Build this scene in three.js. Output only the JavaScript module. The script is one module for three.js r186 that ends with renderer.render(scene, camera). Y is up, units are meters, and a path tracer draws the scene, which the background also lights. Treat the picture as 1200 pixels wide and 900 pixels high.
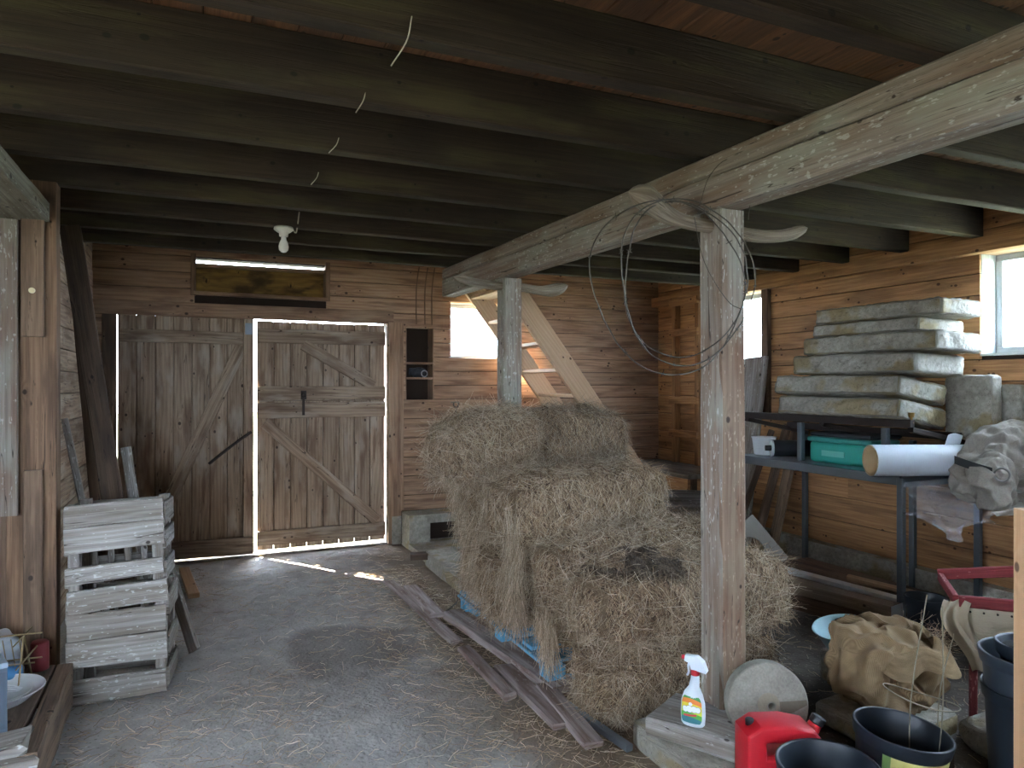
import * as THREE from 'three';
import { mergeGeometries, mergeVertices, toCreasedNormals } from 'three/addons/utils/BufferGeometryUtils.js';
import { RoundedBoxGeometry } from 'three/addons/geometries/RoundedBoxGeometry.js';

// ---------------------------------------------------------------- camera, sky, sun, exposure
const scene = new THREE.Scene();
const renderer = new THREE.WebGLRenderer({ antialias: true });
renderer.toneMapping = THREE.LinearToneMapping;
renderer.toneMappingExposure = 5.3;
renderer.shadowMap.enabled = true;
const YAW = THREE.MathUtils.degToRad(24);
const camera = new THREE.PerspectiveCamera(57.22, 4 / 3, 0.05, 200);
camera.position.set(0, 1.5, 0);
camera.lookAt(Math.sin(YAW), 1.5, -Math.cos(YAW));
scene.add(camera);
scene.background = new THREE.Color().setRGB(8.8, 10.4, 12.6);      // bright, even summer sky
const sun = new THREE.DirectionalLight(new THREE.Color().setRGB(1, 0.93, 0.82), 70);
sun.position.set(1.2 - 0.355 * 20, 0.8 * 20, -5.5 - 0.503 * 20);
sun.target.position.set(1.2, 0, -5.5);
Object.assign(sun.shadow.camera, { left: -12, right: 12, top: 12, bottom: -12, near: 1, far: 60 });
sun.shadow.mapSize.set(4096, 4096);
scene.add(sun, sun.target);

// ---------------------------------------------------------------- helpers
const V = (x, y, z) => new THREE.Vector3(x, y, z);
function rng(seed) { let a = seed >>> 0; return () => { a = (a + 0x6d2b79f5) | 0; let t = Math.imul(a ^ (a >>> 15), 1 | a); t = (t + Math.imul(t ^ (t >>> 7), 61 | t)) ^ t; return ((t ^ (t >>> 14)) >>> 0) / 4294967296; }; }
const R = rng(7);
const rr = (a, b) => a + (b - a) * R();
const clamp = (x, a = 0, b = 1) => Math.min(b, Math.max(a, x));
const mix = (a, b, t) => a + (b - a) * t;
const sstep = (a, b, x) => { const t = clamp((x - a) / (b - a)); return t * t * (3 - 2 * t); };
const hash = (x, y, s) => { let h = Math.imul(x, 374761393) ^ Math.imul(y, 668265263) ^ Math.imul(s, 2147483647 ^ 0x5bd1e995); h = Math.imul(h ^ (h >>> 13), 1274126177); return ((h ^ (h >>> 16)) >>> 0) / 4294967296; };
function vnoise(x, y, px, py, s) {                                  // repeats every px, py
  const ix = Math.floor(x), iy = Math.floor(y), fx = x - ix, fy = y - iy, u = fx * fx * (3 - 2 * fx), v = fy * fy * (3 - 2 * fy);
  const x0 = ((ix % px) + px) % px, x1 = (x0 + 1) % px, y0 = ((iy % py) + py) % py, y1 = (y0 + 1) % py;
  return mix(mix(hash(x0, y0, s), hash(x1, y0, s), u), mix(hash(x0, y1, s), hash(x1, y1, s), u), v);
}
function fbm(x, y, px, py, oct, s) { let a = 0.5, t = 0, n = 0; for (let i = 0; i < oct; i++) { t += a * vnoise(x, y, px, py, s + i * 17); n += a; a *= 0.5; x *= 2; y *= 2; px *= 2; py *= 2; } return t / n; }
function noise3(x, y, z, s = 1) {                                   // smooth value noise in space, -1..1
  const ix = Math.floor(x), iy = Math.floor(y), iz = Math.floor(z), f = (t) => t * t * (3 - 2 * t), u = f(x - ix), v = f(y - iy), w = f(z - iz);
  const h = (a, b, c) => hash(ix + a + (iz + c) * 57, iy + b, s + 3);
  return 2 * mix(mix(mix(h(0, 0, 0), h(1, 0, 0), u), mix(h(0, 1, 0), h(1, 1, 0), u), v), mix(mix(h(0, 0, 1), h(1, 0, 1), u), mix(h(0, 1, 1), h(1, 1, 1), u), v), w) - 1;
}
const taken = new Map();
function numbered(name) { const n = taken.get(name) ?? 0; taken.set(name, n + 1); return n ? `${name}_${String(n).padStart(3, '0')}` : name; }
function tag(o, label, category, group, kind) { if (label) o.userData.label = label; if (category) o.userData.category = category; if (group) o.userData.group = group; if (kind) o.userData.kind = kind; return o; }
function thing(name, label, category, at = [0, 0, 0], turn = 0, group, kind) { const o = new THREE.Group(); o.name = numbered(name); o.position.set(...at); o.rotation.y = turn; scene.add(o); return tag(o, label, category, group, kind); }
function part(parent, name, geo, mat, label) { const m = new THREE.Mesh(geo, mat); m.name = name; parent.add(m); if (label) m.userData.label = label; return m; }
function solo(name, geo, mat, label, category, group, kind) { const m = new THREE.Mesh(geo, mat); m.name = numbered(name); scene.add(m); return tag(m, label, category, group, kind); }

// a sawn board: chamfered section H x T, length L along x, uv in texture metres (2 m x 0.5 m)
function plankGeo(L, H, T, o = {}) {
  const c = Math.min(o.c ?? 0.004, H * 0.3, T * 0.3), h = H / 2, t = T / 2, segs = o.segs ?? 1, rough = o.rough ?? 0, sd = Math.floor(R() * 1e6), bow = o.bow ?? 0;
  const ring = [[h, -t + c], [h, t - c], [h - c, t], [-h + c, t], [-h, t - c], [-h, -t + c], [-h + c, -t], [h - c, -t]];
  const per = [0]; for (let i = 0; i < 8; i++) { const a = ring[i], b = ring[(i + 1) % 8]; per.push(per[i] + Math.hypot(a[0] - b[0], a[1] - b[1])); }
  const ou = R() * 2, ov = R() * 0.5, pos = [], uv = [];
  const pt = (i, k) => { k %= 8; const x = -L / 2 + (L * i) / segs, f = x / L; let [y, z] = ring[k]; const g = Math.floor(k / 2);
    if (rough) { y += rough * noise3(x * 5 + sd, g * 3.1, 0.5, 5); z += rough * noise3(x * 5 + sd, g * 3.1, 7.5, 6); }
    if (o.taper) { y *= 1 - o.taper * (f + 0.5); }
    if (bow) y += bow * (1 - 4 * f * f);
    let xx = x; if (o.ragged && (i === 0 || i === segs)) xx += o.ragged * (hash(k, i, sd) - 0.5);
    return [xx, y, z]; };
  for (let i = 0; i < segs; i++) for (let k = 0; k < 8; k++) {
    const a = pt(i, k), b = pt(i + 1, k), d = pt(i, k + 1), e = pt(i + 1, k + 1);
    const U = (p) => (p[0] + L / 2 + ou) / 2, w0 = (per[k] + ov) / 0.5, w1 = (per[k + 1] + ov) / 0.5;
    pos.push(...a, ...d, ...b, ...b, ...d, ...e); uv.push(U(a), w0, U(d), w1, U(b), w0, U(b), w0, U(d), w1, U(e), w1);
  }
  for (const [i, s] of [[0, 1], [segs, -1]]) for (let k = 1; k < 7; k++) {
    const q = s > 0 ? [0, k + 1, k] : [0, k, k + 1];
    for (const n of q) { const p = pt(i, n); pos.push(...p); uv.push((p[2] * 0.35 + ou) / 2, (p[1] + ov) / 0.5); }
  }
  const g = new THREE.BufferGeometry();
  g.setAttribute('position', new THREE.Float32BufferAttribute(pos, 3));
  g.setAttribute('uv', new THREE.Float32BufferAttribute(uv, 2));
  const tint = o.tint ?? rr(0.86, 1.12), tc = o.tintColor ?? [1, 1, 1];
  g.setAttribute('color', new THREE.Float32BufferAttribute(Array.from({ length: pos.length }, (_, i) => tint * tc[i % 3]), 3));
  g.computeVertexNormals();
  return g;
}
function basis(p0, p1, up) {
  const X = V().subVectors(p1, p0).normalize(), hint = up ? up.clone() : Math.abs(X.y) > 0.9 ? V(1, 0, 0) : V(0, 1, 0);
  const Z = V().crossVectors(X, hint).normalize(), Y = V().crossVectors(Z, X);
  return new THREE.Matrix4().makeBasis(X, Y, Z).setPosition(V().addVectors(p0, p1).multiplyScalar(0.5));
}
// board from p0 to p1: H measured along `up`, T across
function plank(parent, name, mat, p0, p1, H, T, o = {}) {
  const a = V(...p0), b = V(...p1), m = new THREE.Mesh(plankGeo(a.distanceTo(b), H, T, o), mat);
  m.name = parent === scene ? numbered(name) : name;
  const M = basis(a, b, o.up && V(...o.up)); M.decompose(m.position, m.quaternion, m.scale);
  parent.add(m); return m;
}
function box(x0, x1, y0, y1, z0, z1) { const g = new THREE.BoxGeometry(x1 - x0, y1 - y0, z1 - z0); g.translate((x0 + x1) / 2, (y0 + y1) / 2, (z0 + z1) / 2);
  const p = g.attributes.position, n = g.attributes.normal, uv = g.attributes.uv;
  for (let i = 0; i < p.count; i++) { const ax = Math.abs(n.getX(i)) > 0.5, ay = Math.abs(n.getY(i)) > 0.5; uv.setXY(i, ax ? p.getZ(i) : p.getX(i), ay ? p.getZ(i) : p.getY(i)); } return g; }
function tube(points, r, segs = 24, sides = 6, closed = false) { return new THREE.TubeGeometry(new THREE.CatmullRomCurve3(points.map((p) => V(...p)), closed), segs, r, sides, closed); }
function lathe(profile, segs = 32) { return new THREE.LatheGeometry(profile.map(([x, y]) => new THREE.Vector2(x, y)), segs); }
function paramGrid(f, nu, nv) {                                     // f(u, v) -> [x, y, z]
  const pos = [], uv = [], idx = [];
  for (let j = 0; j <= nv; j++) for (let i = 0; i <= nu; i++) { pos.push(...f(i / nu, j / nv)); uv.push(i / nu, j / nv); }
  for (let j = 0; j < nv; j++) for (let i = 0; i < nu; i++) { const a = j * (nu + 1) + i, b = a + 1, c = a + nu + 1, d = c + 1; idx.push(a, b, c, b, d, c); }
  const g = new THREE.BufferGeometry(); g.setAttribute('position', new THREE.Float32BufferAttribute(pos, 3)); g.setAttribute('uv', new THREE.Float32BufferAttribute(uv, 2)); g.setIndex(idx); g.computeVertexNormals(); return g;
}
// subdivided lump: rounded box pushed about by f(p, n) -> displacement along n
function lump(w, h, d, power, nu, f) {
  const g = new THREE.BoxGeometry(2, 2, 2, nu[0], nu[1], nu[2]), m = mergeVertices((() => { g.deleteAttribute('normal'); g.deleteAttribute('uv'); return g; })()), p = m.attributes.position, uv = [];
  for (let i = 0; i < p.count; i++) {
    const x = p.getX(i), y = p.getY(i), z = p.getZ(i), k = Math.pow(Math.abs(x) ** power + Math.abs(y) ** power + Math.abs(z) ** power, -1 / power);
    const q = V(x * k * w / 2, y * k * h / 2, z * k * d / 2), n = V(Math.sign(x) * Math.abs(x * k) ** (power - 1) / w, Math.sign(y) * Math.abs(y * k) ** (power - 1) / h, Math.sign(z) * Math.abs(z * k) ** (power - 1) / d).normalize();
    q.addScaledVector(n, f(q, n)); p.setXYZ(i, q.x, q.y, q.z);
    uv.push(Math.abs(n.x) > 0.7 ? q.z : q.x, Math.abs(n.y) > 0.7 ? q.z : q.y);
  }
  m.setAttribute('uv', new THREE.Float32BufferAttribute(uv, 2)); m.computeVertexNormals(); return m;
}

// ---------------------------------------------------------------- textures
function dataTex(W, H, f, srgb = true) {
  const d = new Uint8Array(W * H * 4);
  for (let y = 0; y < H; y++) for (let x = 0; x < W; x++) { const c = f(x / W, y / H), o = (y * W + x) * 4; d[o] = clamp(c[0], 0, 255); d[o + 1] = clamp(c[1], 0, 255); d[o + 2] = clamp(c[2], 0, 255); d[o + 3] = 255; }
  const t = new THREE.DataTexture(d, W, H); t.wrapS = t.wrapT = THREE.RepeatWrapping; t.magFilter = THREE.LinearFilter; t.minFilter = THREE.LinearMipmapLinearFilter; t.generateMipmaps = true; if (srgb) t.colorSpace = THREE.SRGBColorSpace; t.needsUpdate = true; return t;
}
const mix3 = (a, b, t) => [mix(a[0], b[0], t), mix(a[1], b[1], t), mix(a[2], b[2], t)];
function knots(n, seed) { const r = rng(seed), k = []; for (let i = 0; i < n; i++) k.push([r(), r(), 0.004 + r() * 0.007]); return k; }
function woodTex(A, B, o) {                                         // 2 m along x, 0.5 m along y
  const ks = knots(o.knots ?? 16, o.seed), s = o.seed;
  return dataTex(1024, 512, (u, v) => {
    let warp = 2.2 * fbm(u * 3, v * 6, 3, 6, 2, s), kn = 0;
    for (const [a, b, r] of ks) { let du = Math.abs(u - a); du = Math.min(du, 1 - du) * 2; let dv = Math.abs(v - b); dv = Math.min(dv, 1 - dv) * 0.5; const e = (du * du) / 6 + dv * dv; if (e < 0.006) { const w = Math.exp(-e / (r * r * 4)); warp += 1.6 * w; kn = Math.max(kn, 1 - sstep(r * 0.7, r * 1.25, Math.hypot(du * 0.75, dv))); } }
    const rings = 0.5 + 0.5 * Math.sin(6.2832 * (v * 16 + warp)), fine = fbm(u * 10, v * 160, 10, 160, 2, s + 5), blot = fbm(u * 5, v * 5, 5, 5, 3, s + 9);
    let c = mix3(A, B, clamp(0.16 + 0.24 * rings + 0.5 * (fine - 0.2) + 0.35 * (blot - 0.35)));
    if (o.stain) c = mix3(c, o.stain, (o.stainAmt ?? 0.6) * sstep(0.4, 0.78, fbm(u * 6, v * 12, 6, 12, 5, s + 31)));
    if (o.stain2) c = mix3(c, o.stain2, (o.stain2Amt ?? 0.6) * sstep(0.42, 0.78, fbm(u * 9, v * 8, 9, 8, 5, s + 61)));
    c = mix3(c, o.knot ?? [A[0] * 0.45, A[1] * 0.4, A[2] * 0.38], kn * 0.85);
    if (o.flake) { const f = fbm(u * 80, v * 60, 80, 60, 3, s + 77) + 0.3 * (fbm(u * 6, v * 4, 6, 4, 3, s + 78) - 0.5); c = mix3(c, o.flakeCol ?? [205, 205, 200], (o.flakeAmt ?? 0.8) * sstep(o.flake, o.flake + 0.06, f)); }
    if (o.crack) { const f = Math.abs(fbm(u * 4, v * 34, 4, 34, 2, s + 91) - 0.5); c = mix3(c, [c[0] * 0.4, c[1] * 0.37, c[2] * 0.35], 0.8 * (1 - sstep(0.004, 0.016, f)) * sstep(0.45, 0.6, fbm(u * 6, v * 8, 6, 8, 2, s + 95))); }
    return c;
  });
}
const grainBump = dataTex(512, 512, (u, v) => { const k = 255 * clamp(0.15 + 0.55 * fbm(u * 8, v * 90, 8, 90, 3, 401) + 0.3 * fbm(u * 12, v * 14, 12, 14, 3, 402) - 0.5 * (1 - sstep(0, 0.03, Math.abs(fbm(u * 4, v * 40, 4, 40, 2, 403) - 0.5)))); return [k, k, k]; }, false);
const lumpBump = dataTex(512, 512, (u, v) => { const k = 255 * clamp(0.6 * fbm(u * 12, v * 12, 12, 12, 5, 501) + 0.4 * fbm(u * 60, v * 60, 60, 60, 2, 502)); return [k, k, k]; }, false);
function wood(A, B, o) { return new THREE.MeshStandardMaterial({ map: woodTex(A, B, o), bumpMap: grainBump, bumpScale: o.bump ?? 0.002, roughness: o.rough ?? 0.85, vertexColors: true }); }
const M = {};
M.pine = wood([148, 106, 69], [208, 162, 115], { seed: 11, knots: 22, stain: [104, 74, 52], stainAmt: 0.5 });
M.wall = wood([126, 96, 74], [190, 154, 124], { seed: 23, knots: 20, stain: [96, 70, 54], stainAmt: 0.65, stain2: [172, 148, 126], stain2Amt: 0.4 });
M.dark = wood([36, 28, 21], [70, 55, 40], { seed: 37, knots: 14, stain: [76, 72, 44], stainAmt: 0.6, stain2: [34, 25, 19], stain2Amt: 0.5 });
M.deck = wood([84, 54, 33], [132, 91, 57], { seed: 41, knots: 26, stain: [62, 42, 28], stainAmt: 0.6 });
M.grey = wood([116, 110, 104], [188, 184, 178], { seed: 53, knots: 8, flake: 0.72, flakeCol: [212, 214, 212], flakeAmt: 0.6, crack: true, stain: [96, 82, 68], stainAmt: 0.45 });
M.door = wood([116, 97, 80], [190, 168, 144], { seed: 67, knots: 14, stain: [98, 74, 57], stainAmt: 0.7, stain2: [182, 174, 162], stain2Amt: 0.5, crack: true });
M.paint = wood([112, 100, 90], [174, 163, 150], { seed: 71, knots: 6, flake: 0.71, flakeCol: [206, 206, 200], flakeAmt: 0.55, stain: [118, 90, 72], stainAmt: 0.6, stain2: [152, 154, 142], stain2Amt: 0.6, crack: true });
M.bark = wood([104, 92, 78], [170, 158, 140], { seed: 83, knots: 4, crack: true, stain: [86, 72, 56] });
M.fresh = wood([188, 150, 114], [220, 188, 154], { seed: 97, knots: 10, rough: 0.7, bump: 0.0006 });
M.brown = wood([84, 67, 53], [132, 108, 88], { seed: 101, knots: 10, stain: [60, 46, 36], crack: true });
M.rail = wood([132, 119, 115], [190, 177, 171], { seed: 107, knots: 2, stain: [88, 62, 50], stainAmt: 0.6, flake: 0.74, flakeCol: [160, 150, 142] });
const mat = (hex, rough = 0.6, o = {}) => new THREE.MeshStandardMaterial({ color: hex, roughness: rough, ...o });
const concTex = dataTex(1024, 1024, (u, v) => { const a = fbm(u * 8, v * 8, 8, 8, 5, 601), b = fbm(u * 50, v * 50, 50, 50, 3, 602), m = sstep(0.52, 0.68, fbm(u * 5, v * 5, 5, 5, 4, 603)); let c = mix3([112, 108, 98], [196, 192, 180], clamp(0.1 + 0.5 * a + 0.5 * (b - 0.2))); c = mix3(c, [138, 122, 86], 0.75 * m); if (hash(Math.floor(u * 400), Math.floor(v * 400), 604) > 0.985) c = [70, 66, 58]; return c; });
M.conc = new THREE.MeshStandardMaterial({ map: concTex, bumpMap: lumpBump, bumpScale: 0.012, roughness: 0.95 });
M.steel = new THREE.MeshStandardMaterial({ color: 0x8a949c, metalness: 0.85, roughness: 0.42, bumpMap: lumpBump, bumpScale: 0.0006 });
M.iron = new THREE.MeshStandardMaterial({ color: 0x3c3430, metalness: 0.6, roughness: 0.7, bumpMap: lumpBump, bumpScale: 0.001 });
M.wire = new THREE.MeshStandardMaterial({ color: 0x5a544c, metalness: 0.6, roughness: 0.55 });
M.black = new THREE.MeshStandardMaterial({ color: 0x1c232b, roughness: 0.42 });
M.glass = new THREE.MeshPhysicalMaterial({ color: 0xf4f8fa, roughness: 0.04, transmission: 1, thickness: 0, ior: 1.5 });
M.whiteWood = wood([176, 182, 182], [214, 220, 222], { seed: 113, knots: 2, flake: 0.8, stain: [140, 138, 130], stainAmt: 0.35 });
function strokes(W, H, bg, n, cols, len, wid, dir, spread, seed) {
  const cv = document.createElement('canvas'); cv.width = W; cv.height = H; const g = cv.getContext('2d'), r = rng(seed);
  g.fillStyle = bg; g.fillRect(0, 0, W, H);
  for (let i = 0; i < n; i++) { const x = r() * W, y = r() * H, a = dir + (r() - 0.5) * spread, l = len * (0.4 + r()), c = cols[Math.floor(r() * cols.length)]; g.strokeStyle = c; g.lineWidth = wid * (0.5 + r()); const b = (r() - 0.5) * l * 0.5;
    for (const ox of [0, -W, W]) for (const oy of [0, -H, H]) { if (x + ox < -l || x + ox > W + l || y + oy < -l || y + oy > H + l) continue; g.beginPath(); g.moveTo(x + ox, y + oy); g.quadraticCurveTo(x + ox + Math.cos(a) * l * 0.5 - Math.sin(a) * b, y + oy + Math.sin(a) * l * 0.5 + Math.cos(a) * b, x + ox + Math.cos(a) * l, y + oy + Math.sin(a) * l); g.stroke(); } }
  const t = new THREE.CanvasTexture(cv); t.wrapS = t.wrapT = THREE.RepeatWrapping; t.colorSpace = THREE.SRGBColorSpace; return t;
}
const hayTex = strokes(1024, 1024, '#6a5440', 15000, ['#957a5e', '#b29674', '#5a4735', '#c6ab8a', '#7b6852', '#a08868', '#d2bc9a', '#42342a'], 60, 2.2, Math.PI / 2, 1.6, 71); hayTex.repeat.set(1.4, 1.4);
const hayBump = strokes(1024, 1024, '#555', 15000, ['#222', '#444', '#777', '#999', '#bbb', '#eee'], 60, 2.4, Math.PI / 2, 1.6, 72); hayBump.colorSpace = THREE.NoColorSpace; hayBump.repeat.set(1.4, 1.4);
M.hay = new THREE.MeshStandardMaterial({ vertexColors: true, map: hayTex, bumpMap: hayBump, bumpScale: 0.012, roughness: 1 });
M.straw = new THREE.MeshStandardMaterial({ color: 0xffffff, roughness: 0.9 });
const burlapTex = dataTex(512, 512, (u, v) => { const w = 0.5 + 0.25 * Math.sin(u * 6.2832 * 90) * (0.7 + 0.6 * vnoise(u * 8, v * 60, 8, 60, 3)) + 0.25 * Math.sin(v * 6.2832 * 90); return mix3([96, 78, 56], [172, 146, 110], clamp(w * 0.7 + 0.5 * (fbm(u * 6, v * 6, 6, 6, 4, 811) - 0.3))); }); burlapTex.repeat.set(3, 3);
M.burlap = new THREE.MeshStandardMaterial({ map: burlapTex, bumpMap: burlapTex, bumpScale: 0.002, roughness: 1, side: THREE.DoubleSide });
// floor: trodden concrete on the near side of the kerb, earth beyond it, straw litter
const FX0 = -2.5, FX1 = 4.8, FZ0 = -6.7, FZ1 = 2.4;
const floorTex = dataTex(1600, 2000, (u, v) => {
  const x = mix(FX0, FX1, u), z = mix(FZ0, FZ1, v), a = fbm(u * 14, v * 18, 999, 999, 5, 901), b = fbm(u * 120, v * 150, 9999, 9999, 3, 902), d = fbm(u * 34, v * 42, 999, 999, 4, 903);
  let c = mix3([120, 116, 112], [206, 202, 197], clamp(0.45 * a + 0.35 * b + 0.3 * d - 0.02));
  const edge = x + 0.35 * (fbm(u * 30, v * 40, 999, 999, 3, 904) - 0.5), dirt = sstep(0.78, 1.35, edge + 0.5 * (a - 0.5) - 0.2 * sstep(-6, -4, z));
  c = mix3(c, mix3([88, 72, 56], [150, 128, 102], clamp(0.5 * b + 0.6 * d - 0.05)), 0.85 * dirt * sstep(0.3, 0.5, d + 0.25 * dirt));
  c = mix3(c, mix3([58, 52, 46], [112, 104, 96], clamp(b * 0.6 + d * 0.5)), sstep(1.95, 2.15, edge));
  const wet = sstep(0.56, 0.7, fbm(u * 9, v * 11, 99, 99, 4, 905)); c = mix3(c, [92, 84, 78], 0.45 * wet);
  const h = hash(Math.floor(u * 1600), Math.floor(v * 2000), 906); if (h > 0.988) c = mix3(c, [214, 208, 196], 0.7); else if (h < 0.012) c = mix3(c, [52, 46, 40], 0.6);
  return c;
});
M.floor = new THREE.MeshStandardMaterial({ map: floorTex, bumpMap: (() => { const t = lumpBump.clone(); t.repeat.set(9, 11); return t; })(), bumpScale: 0.012, roughness: 0.9 });
console.log('textures done');

// ---------------------------------------------------------------- setting
const ZB = -6.55, XR = 4.72, XL = -2.4, ZF = 2.3, XLF = -0.8, ZP = -4.0, TOP = 2.72;
// ground outside
{ const g = new THREE.PlaneGeometry(80, 80, 1, 1); g.rotateX(-Math.PI / 2); g.translate(1, -0.06, -2); const tex = strokes(512, 512, '#474c3c', 9000, ['#545a44', '#3c4034', '#606450', '#6c6c58'], 26, 2, -1.57, 1.2, 5); tex.repeat.set(60, 60);
  solo('ground', g, new THREE.MeshStandardMaterial({ map: tex, roughness: 1 }), 'green grass outside the barn seen through the door gaps', 'ground', null, 'structure'); }
{ const g = new THREE.PlaneGeometry(FX1 - FX0, FZ1 - FZ0, 146, 182); g.rotateX(-Math.PI / 2); g.translate((FX0 + FX1) / 2, 0, (FZ0 + FZ1) / 2); const p = g.attributes.position;
  for (let i = 0; i < p.count; i++) { const x = p.getX(i), z = p.getZ(i), right = sstep(1.9, 2.3, x); p.setY(i, -0.004 - 0.012 * (0.5 + 0.5 * noise3(x * 2.1, z * 2.1, 0, 3)) - 0.006 * (0.5 + 0.5 * noise3(x * 9, z * 9, 0, 4)) - right * 0.02 * (0.5 + 0.5 * noise3(x * 5, z * 5, 4, 5))); }
  g.computeVertexNormals();
  solo('floor', g, M.floor, 'worn grey concrete and earth barn floor strewn with straw', 'floor', null, 'structure'); }
// cells of a wall (a: along, y: up) that are not openings, as boxes
function wallCells(a0, a1, y0, y1, holes, make) {
  const as = [...new Set([a0, a1, ...holes.flatMap((h) => [h[0], h[1]])])].sort((p, q) => p - q), ys = [...new Set([y0, y1, ...holes.flatMap((h) => [h[2], h[3]])])].sort((p, q) => p - q), out = [];
  for (let i = 0; i + 1 < as.length; i++) for (let j = 0; j + 1 < ys.length; j++) { const ca = (as[i] + as[i + 1]) / 2, cy = (ys[j] + ys[j + 1]) / 2; if (!holes.some((h) => ca > h[0] && ca < h[1] && cy > h[2] && cy < h[3])) out.push(make(as[i], as[i + 1], ys[j], ys[j + 1])); }
  return mergeGeometries(out);
}
const M_back = new THREE.MeshStandardMaterial({ color: 0x2c2018, roughness: 1 });
function rowsOf(y0, y1, low, high, split) { const r = []; let y = y0; while (y < y1 - 0.02) { const h = y < split ? low : high, e = Math.min(y + h, y1); r.push([y, e]); y = e; } return r; }
// horizontal cladding boards, each its own mesh, broken at openings and at random butt joints
function clad(parent, a0, a1, rows, holes, put, mt, o = {}) {
  for (const [y0, y1] of rows) {
    let spans = [[a0, a1]];
    for (const h of holes) if (h[2] < y1 - 0.03 && h[3] > y0 + 0.03) spans = spans.flatMap(([s, e]) => (h[1] <= s || h[0] >= e ? [[s, e]] : [[s, h[0]], [h[1], e]].filter(([p, q]) => q - p > 0.03)));
    for (let [s, e] of spans) {
      const cuts = [s]; if (e - s > 2.2 && R() < 0.75) cuts.push(mix(s, e, rr(0.25, 0.75))); cuts.push(e);
      for (let k = 0; k + 1 < cuts.length; k++) put(parent, mt, cuts[k] + 0.001, cuts[k + 1] - 0.001, y0 + 0.0025, y1 - 0.0025, rr(-0.003, 0.003));
    }
  }
}
// back wall: double door, transom above it, niche, window by the stair
const doorHole = [-0.62, 1.62, -0.1, 2.09], transom = [-0.03, 1.06, 2.26, 2.57], niche = [1.80, 2.075, 1.335, 2.05], winBack = [2.25, 3.0, 1.74, 2.30];
const wallBack = thing('wall_back', 'brown horizontal board wall with double door and stair window', 'wall', [0, 0, 0], 0, null, 'structure');
part(wallBack, 'backing', wallCells(XL - 0.2, XR + 0.2, -0.1, 3.0, [doorHole, transom, niche, winBack], (a, b, c, d) => box(a, b, c, d, ZB - 0.14, ZB)), M_back);
clad(wallBack, XLF, XR, rowsOf(0.26, 2.70, 0.182, 0.136, 1.3), [doorHole, transom, niche, winBack], (p, m, a, b, c, d, dz) => plank(p, 'plank', m, [a, (c + d) / 2, ZB + 0.011 + dz], [b, (c + d) / 2, ZB + 0.011 + dz], d - c, 0.022), M.wall);
part(wallBack, 'sill_block', box(1.66, 4.7, -0.05, 0.255, ZB, ZB + 0.05), M.conc, 'rough concrete footing');
part(wallBack, 'sill_block', box(-0.8, -0.62, -0.05, 0.255, ZB, ZB + 0.03), M.conc, 'rough concrete footing');
part(wallBack, 'niche_back', box(1.79, 2.085, 1.32, 2.06, ZB - 0.26, ZB - 0.14), M_back);
// right wall: two windows in view and one nearer
const winA = [-2.98, -2.10, 1.70, 2.36], winB = [-5.50, -4.95, 1.70, 2.36], winC = [-0.95, 0.45, 1.30, 2.34];
const wallRight = thing('wall_right', 'orange brown horizontal board wall with small windows', 'wall', [0, 0, 0], 0, null, 'structure');
part(wallRight, 'backing', wallCells(ZB - 0.14, ZF, -0.1, 3.0, [winA, winB, winC], (a, b, c, d) => box(XR, XR + 0.2, c, d, a, b)), M_back);
clad(wallRight, ZB + 0.02, ZF, rowsOf(0.20, 2.70, 0.196, 0.142, 1.35), [winA, winB, winC], (p, m, a, b, c, d, dz) => plank(p, 'plank', m, [XR - 0.011 + dz, (c + d) / 2, a], [XR - 0.011 + dz, (c + d) / 2, b], d - c, 0.022), M.pine);
part(wallRight, 'footing', box(XR - 0.10, XR, -0.05, 0.20, ZB, ZF), M.conc, 'whitewashed rough concrete footing');
// left wall of the passage to the door, cross partition, far left wall, wall behind the camera
const wallLeft = thing('wall_left', 'short pale weathered board wall beside the barn door', 'wall', [0, 0, 0], 0, null, 'structure');
part(wallLeft, 'backing', box(XLF - 0.12, XLF, -0.1, 3.0, ZB - 0.1, ZP + 0.02), M_back);
clad(wallLeft, ZB + 0.02, ZP - 0.02, rowsOf(0, 2.70, 0.18, 0.14, 1.3), [], (p, m, a, b, c, d, dz) => plank(p, 'plank', m, [XLF + 0.011 + dz, (c + d) / 2, a], [XLF + 0.011 + dz, (c + d) / 2, b], d - c, 0.022), M.door);
const wallPart = thing('wall_partition', 'dark brown vertical board partition behind the kitchen clutter', 'wall', [0, 0, 0], 0, null, 'structure');
part(wallPart, 'backing', box(XL, XLF - 0.12, -0.1, 3.0, ZP - 0.1, ZP), M_back);
for (let x = XL; x < XLF - 0.02; x += 0.2) plank(wallPart, 'plank', M.brown, [Math.min(x + 0.1, XLF - 0.1), 0, ZP + 0.012], [Math.min(x + 0.1, XLF - 0.1), 2.7, ZP + 0.012], 0.195, 0.024);
const wallSide = thing('wall_side', 'plain board side wall of the barn', 'wall', [0, 0, 0], 0, null, 'structure');
part(wallSide, 'backing', wallCells(ZP - 0.1, ZF, -0.1, 3.0, [[-1.3, -0.4, 1.2, 2.1]], (a, b, c, d) => box(XL - 0.14, XL, c, d, a, b)), M.brown.clone());
wallSide.children[0].material.vertexColors = false;
const frontDoor = [-1.7, -0.7, 1.0, 2.1];
const wallFront = thing('wall_front', 'board end wall with an open hatch', 'wall', [0, 0, 0], 0, null, 'structure');
part(wallFront, 'backing', wallCells(XL - 0.14, XR + 0.2, -0.1, 3.0, [frontDoor], (a, b, c, d) => box(a, b, c, d, ZF, ZF + 0.14)), wallSide.children[0].material);
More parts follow.
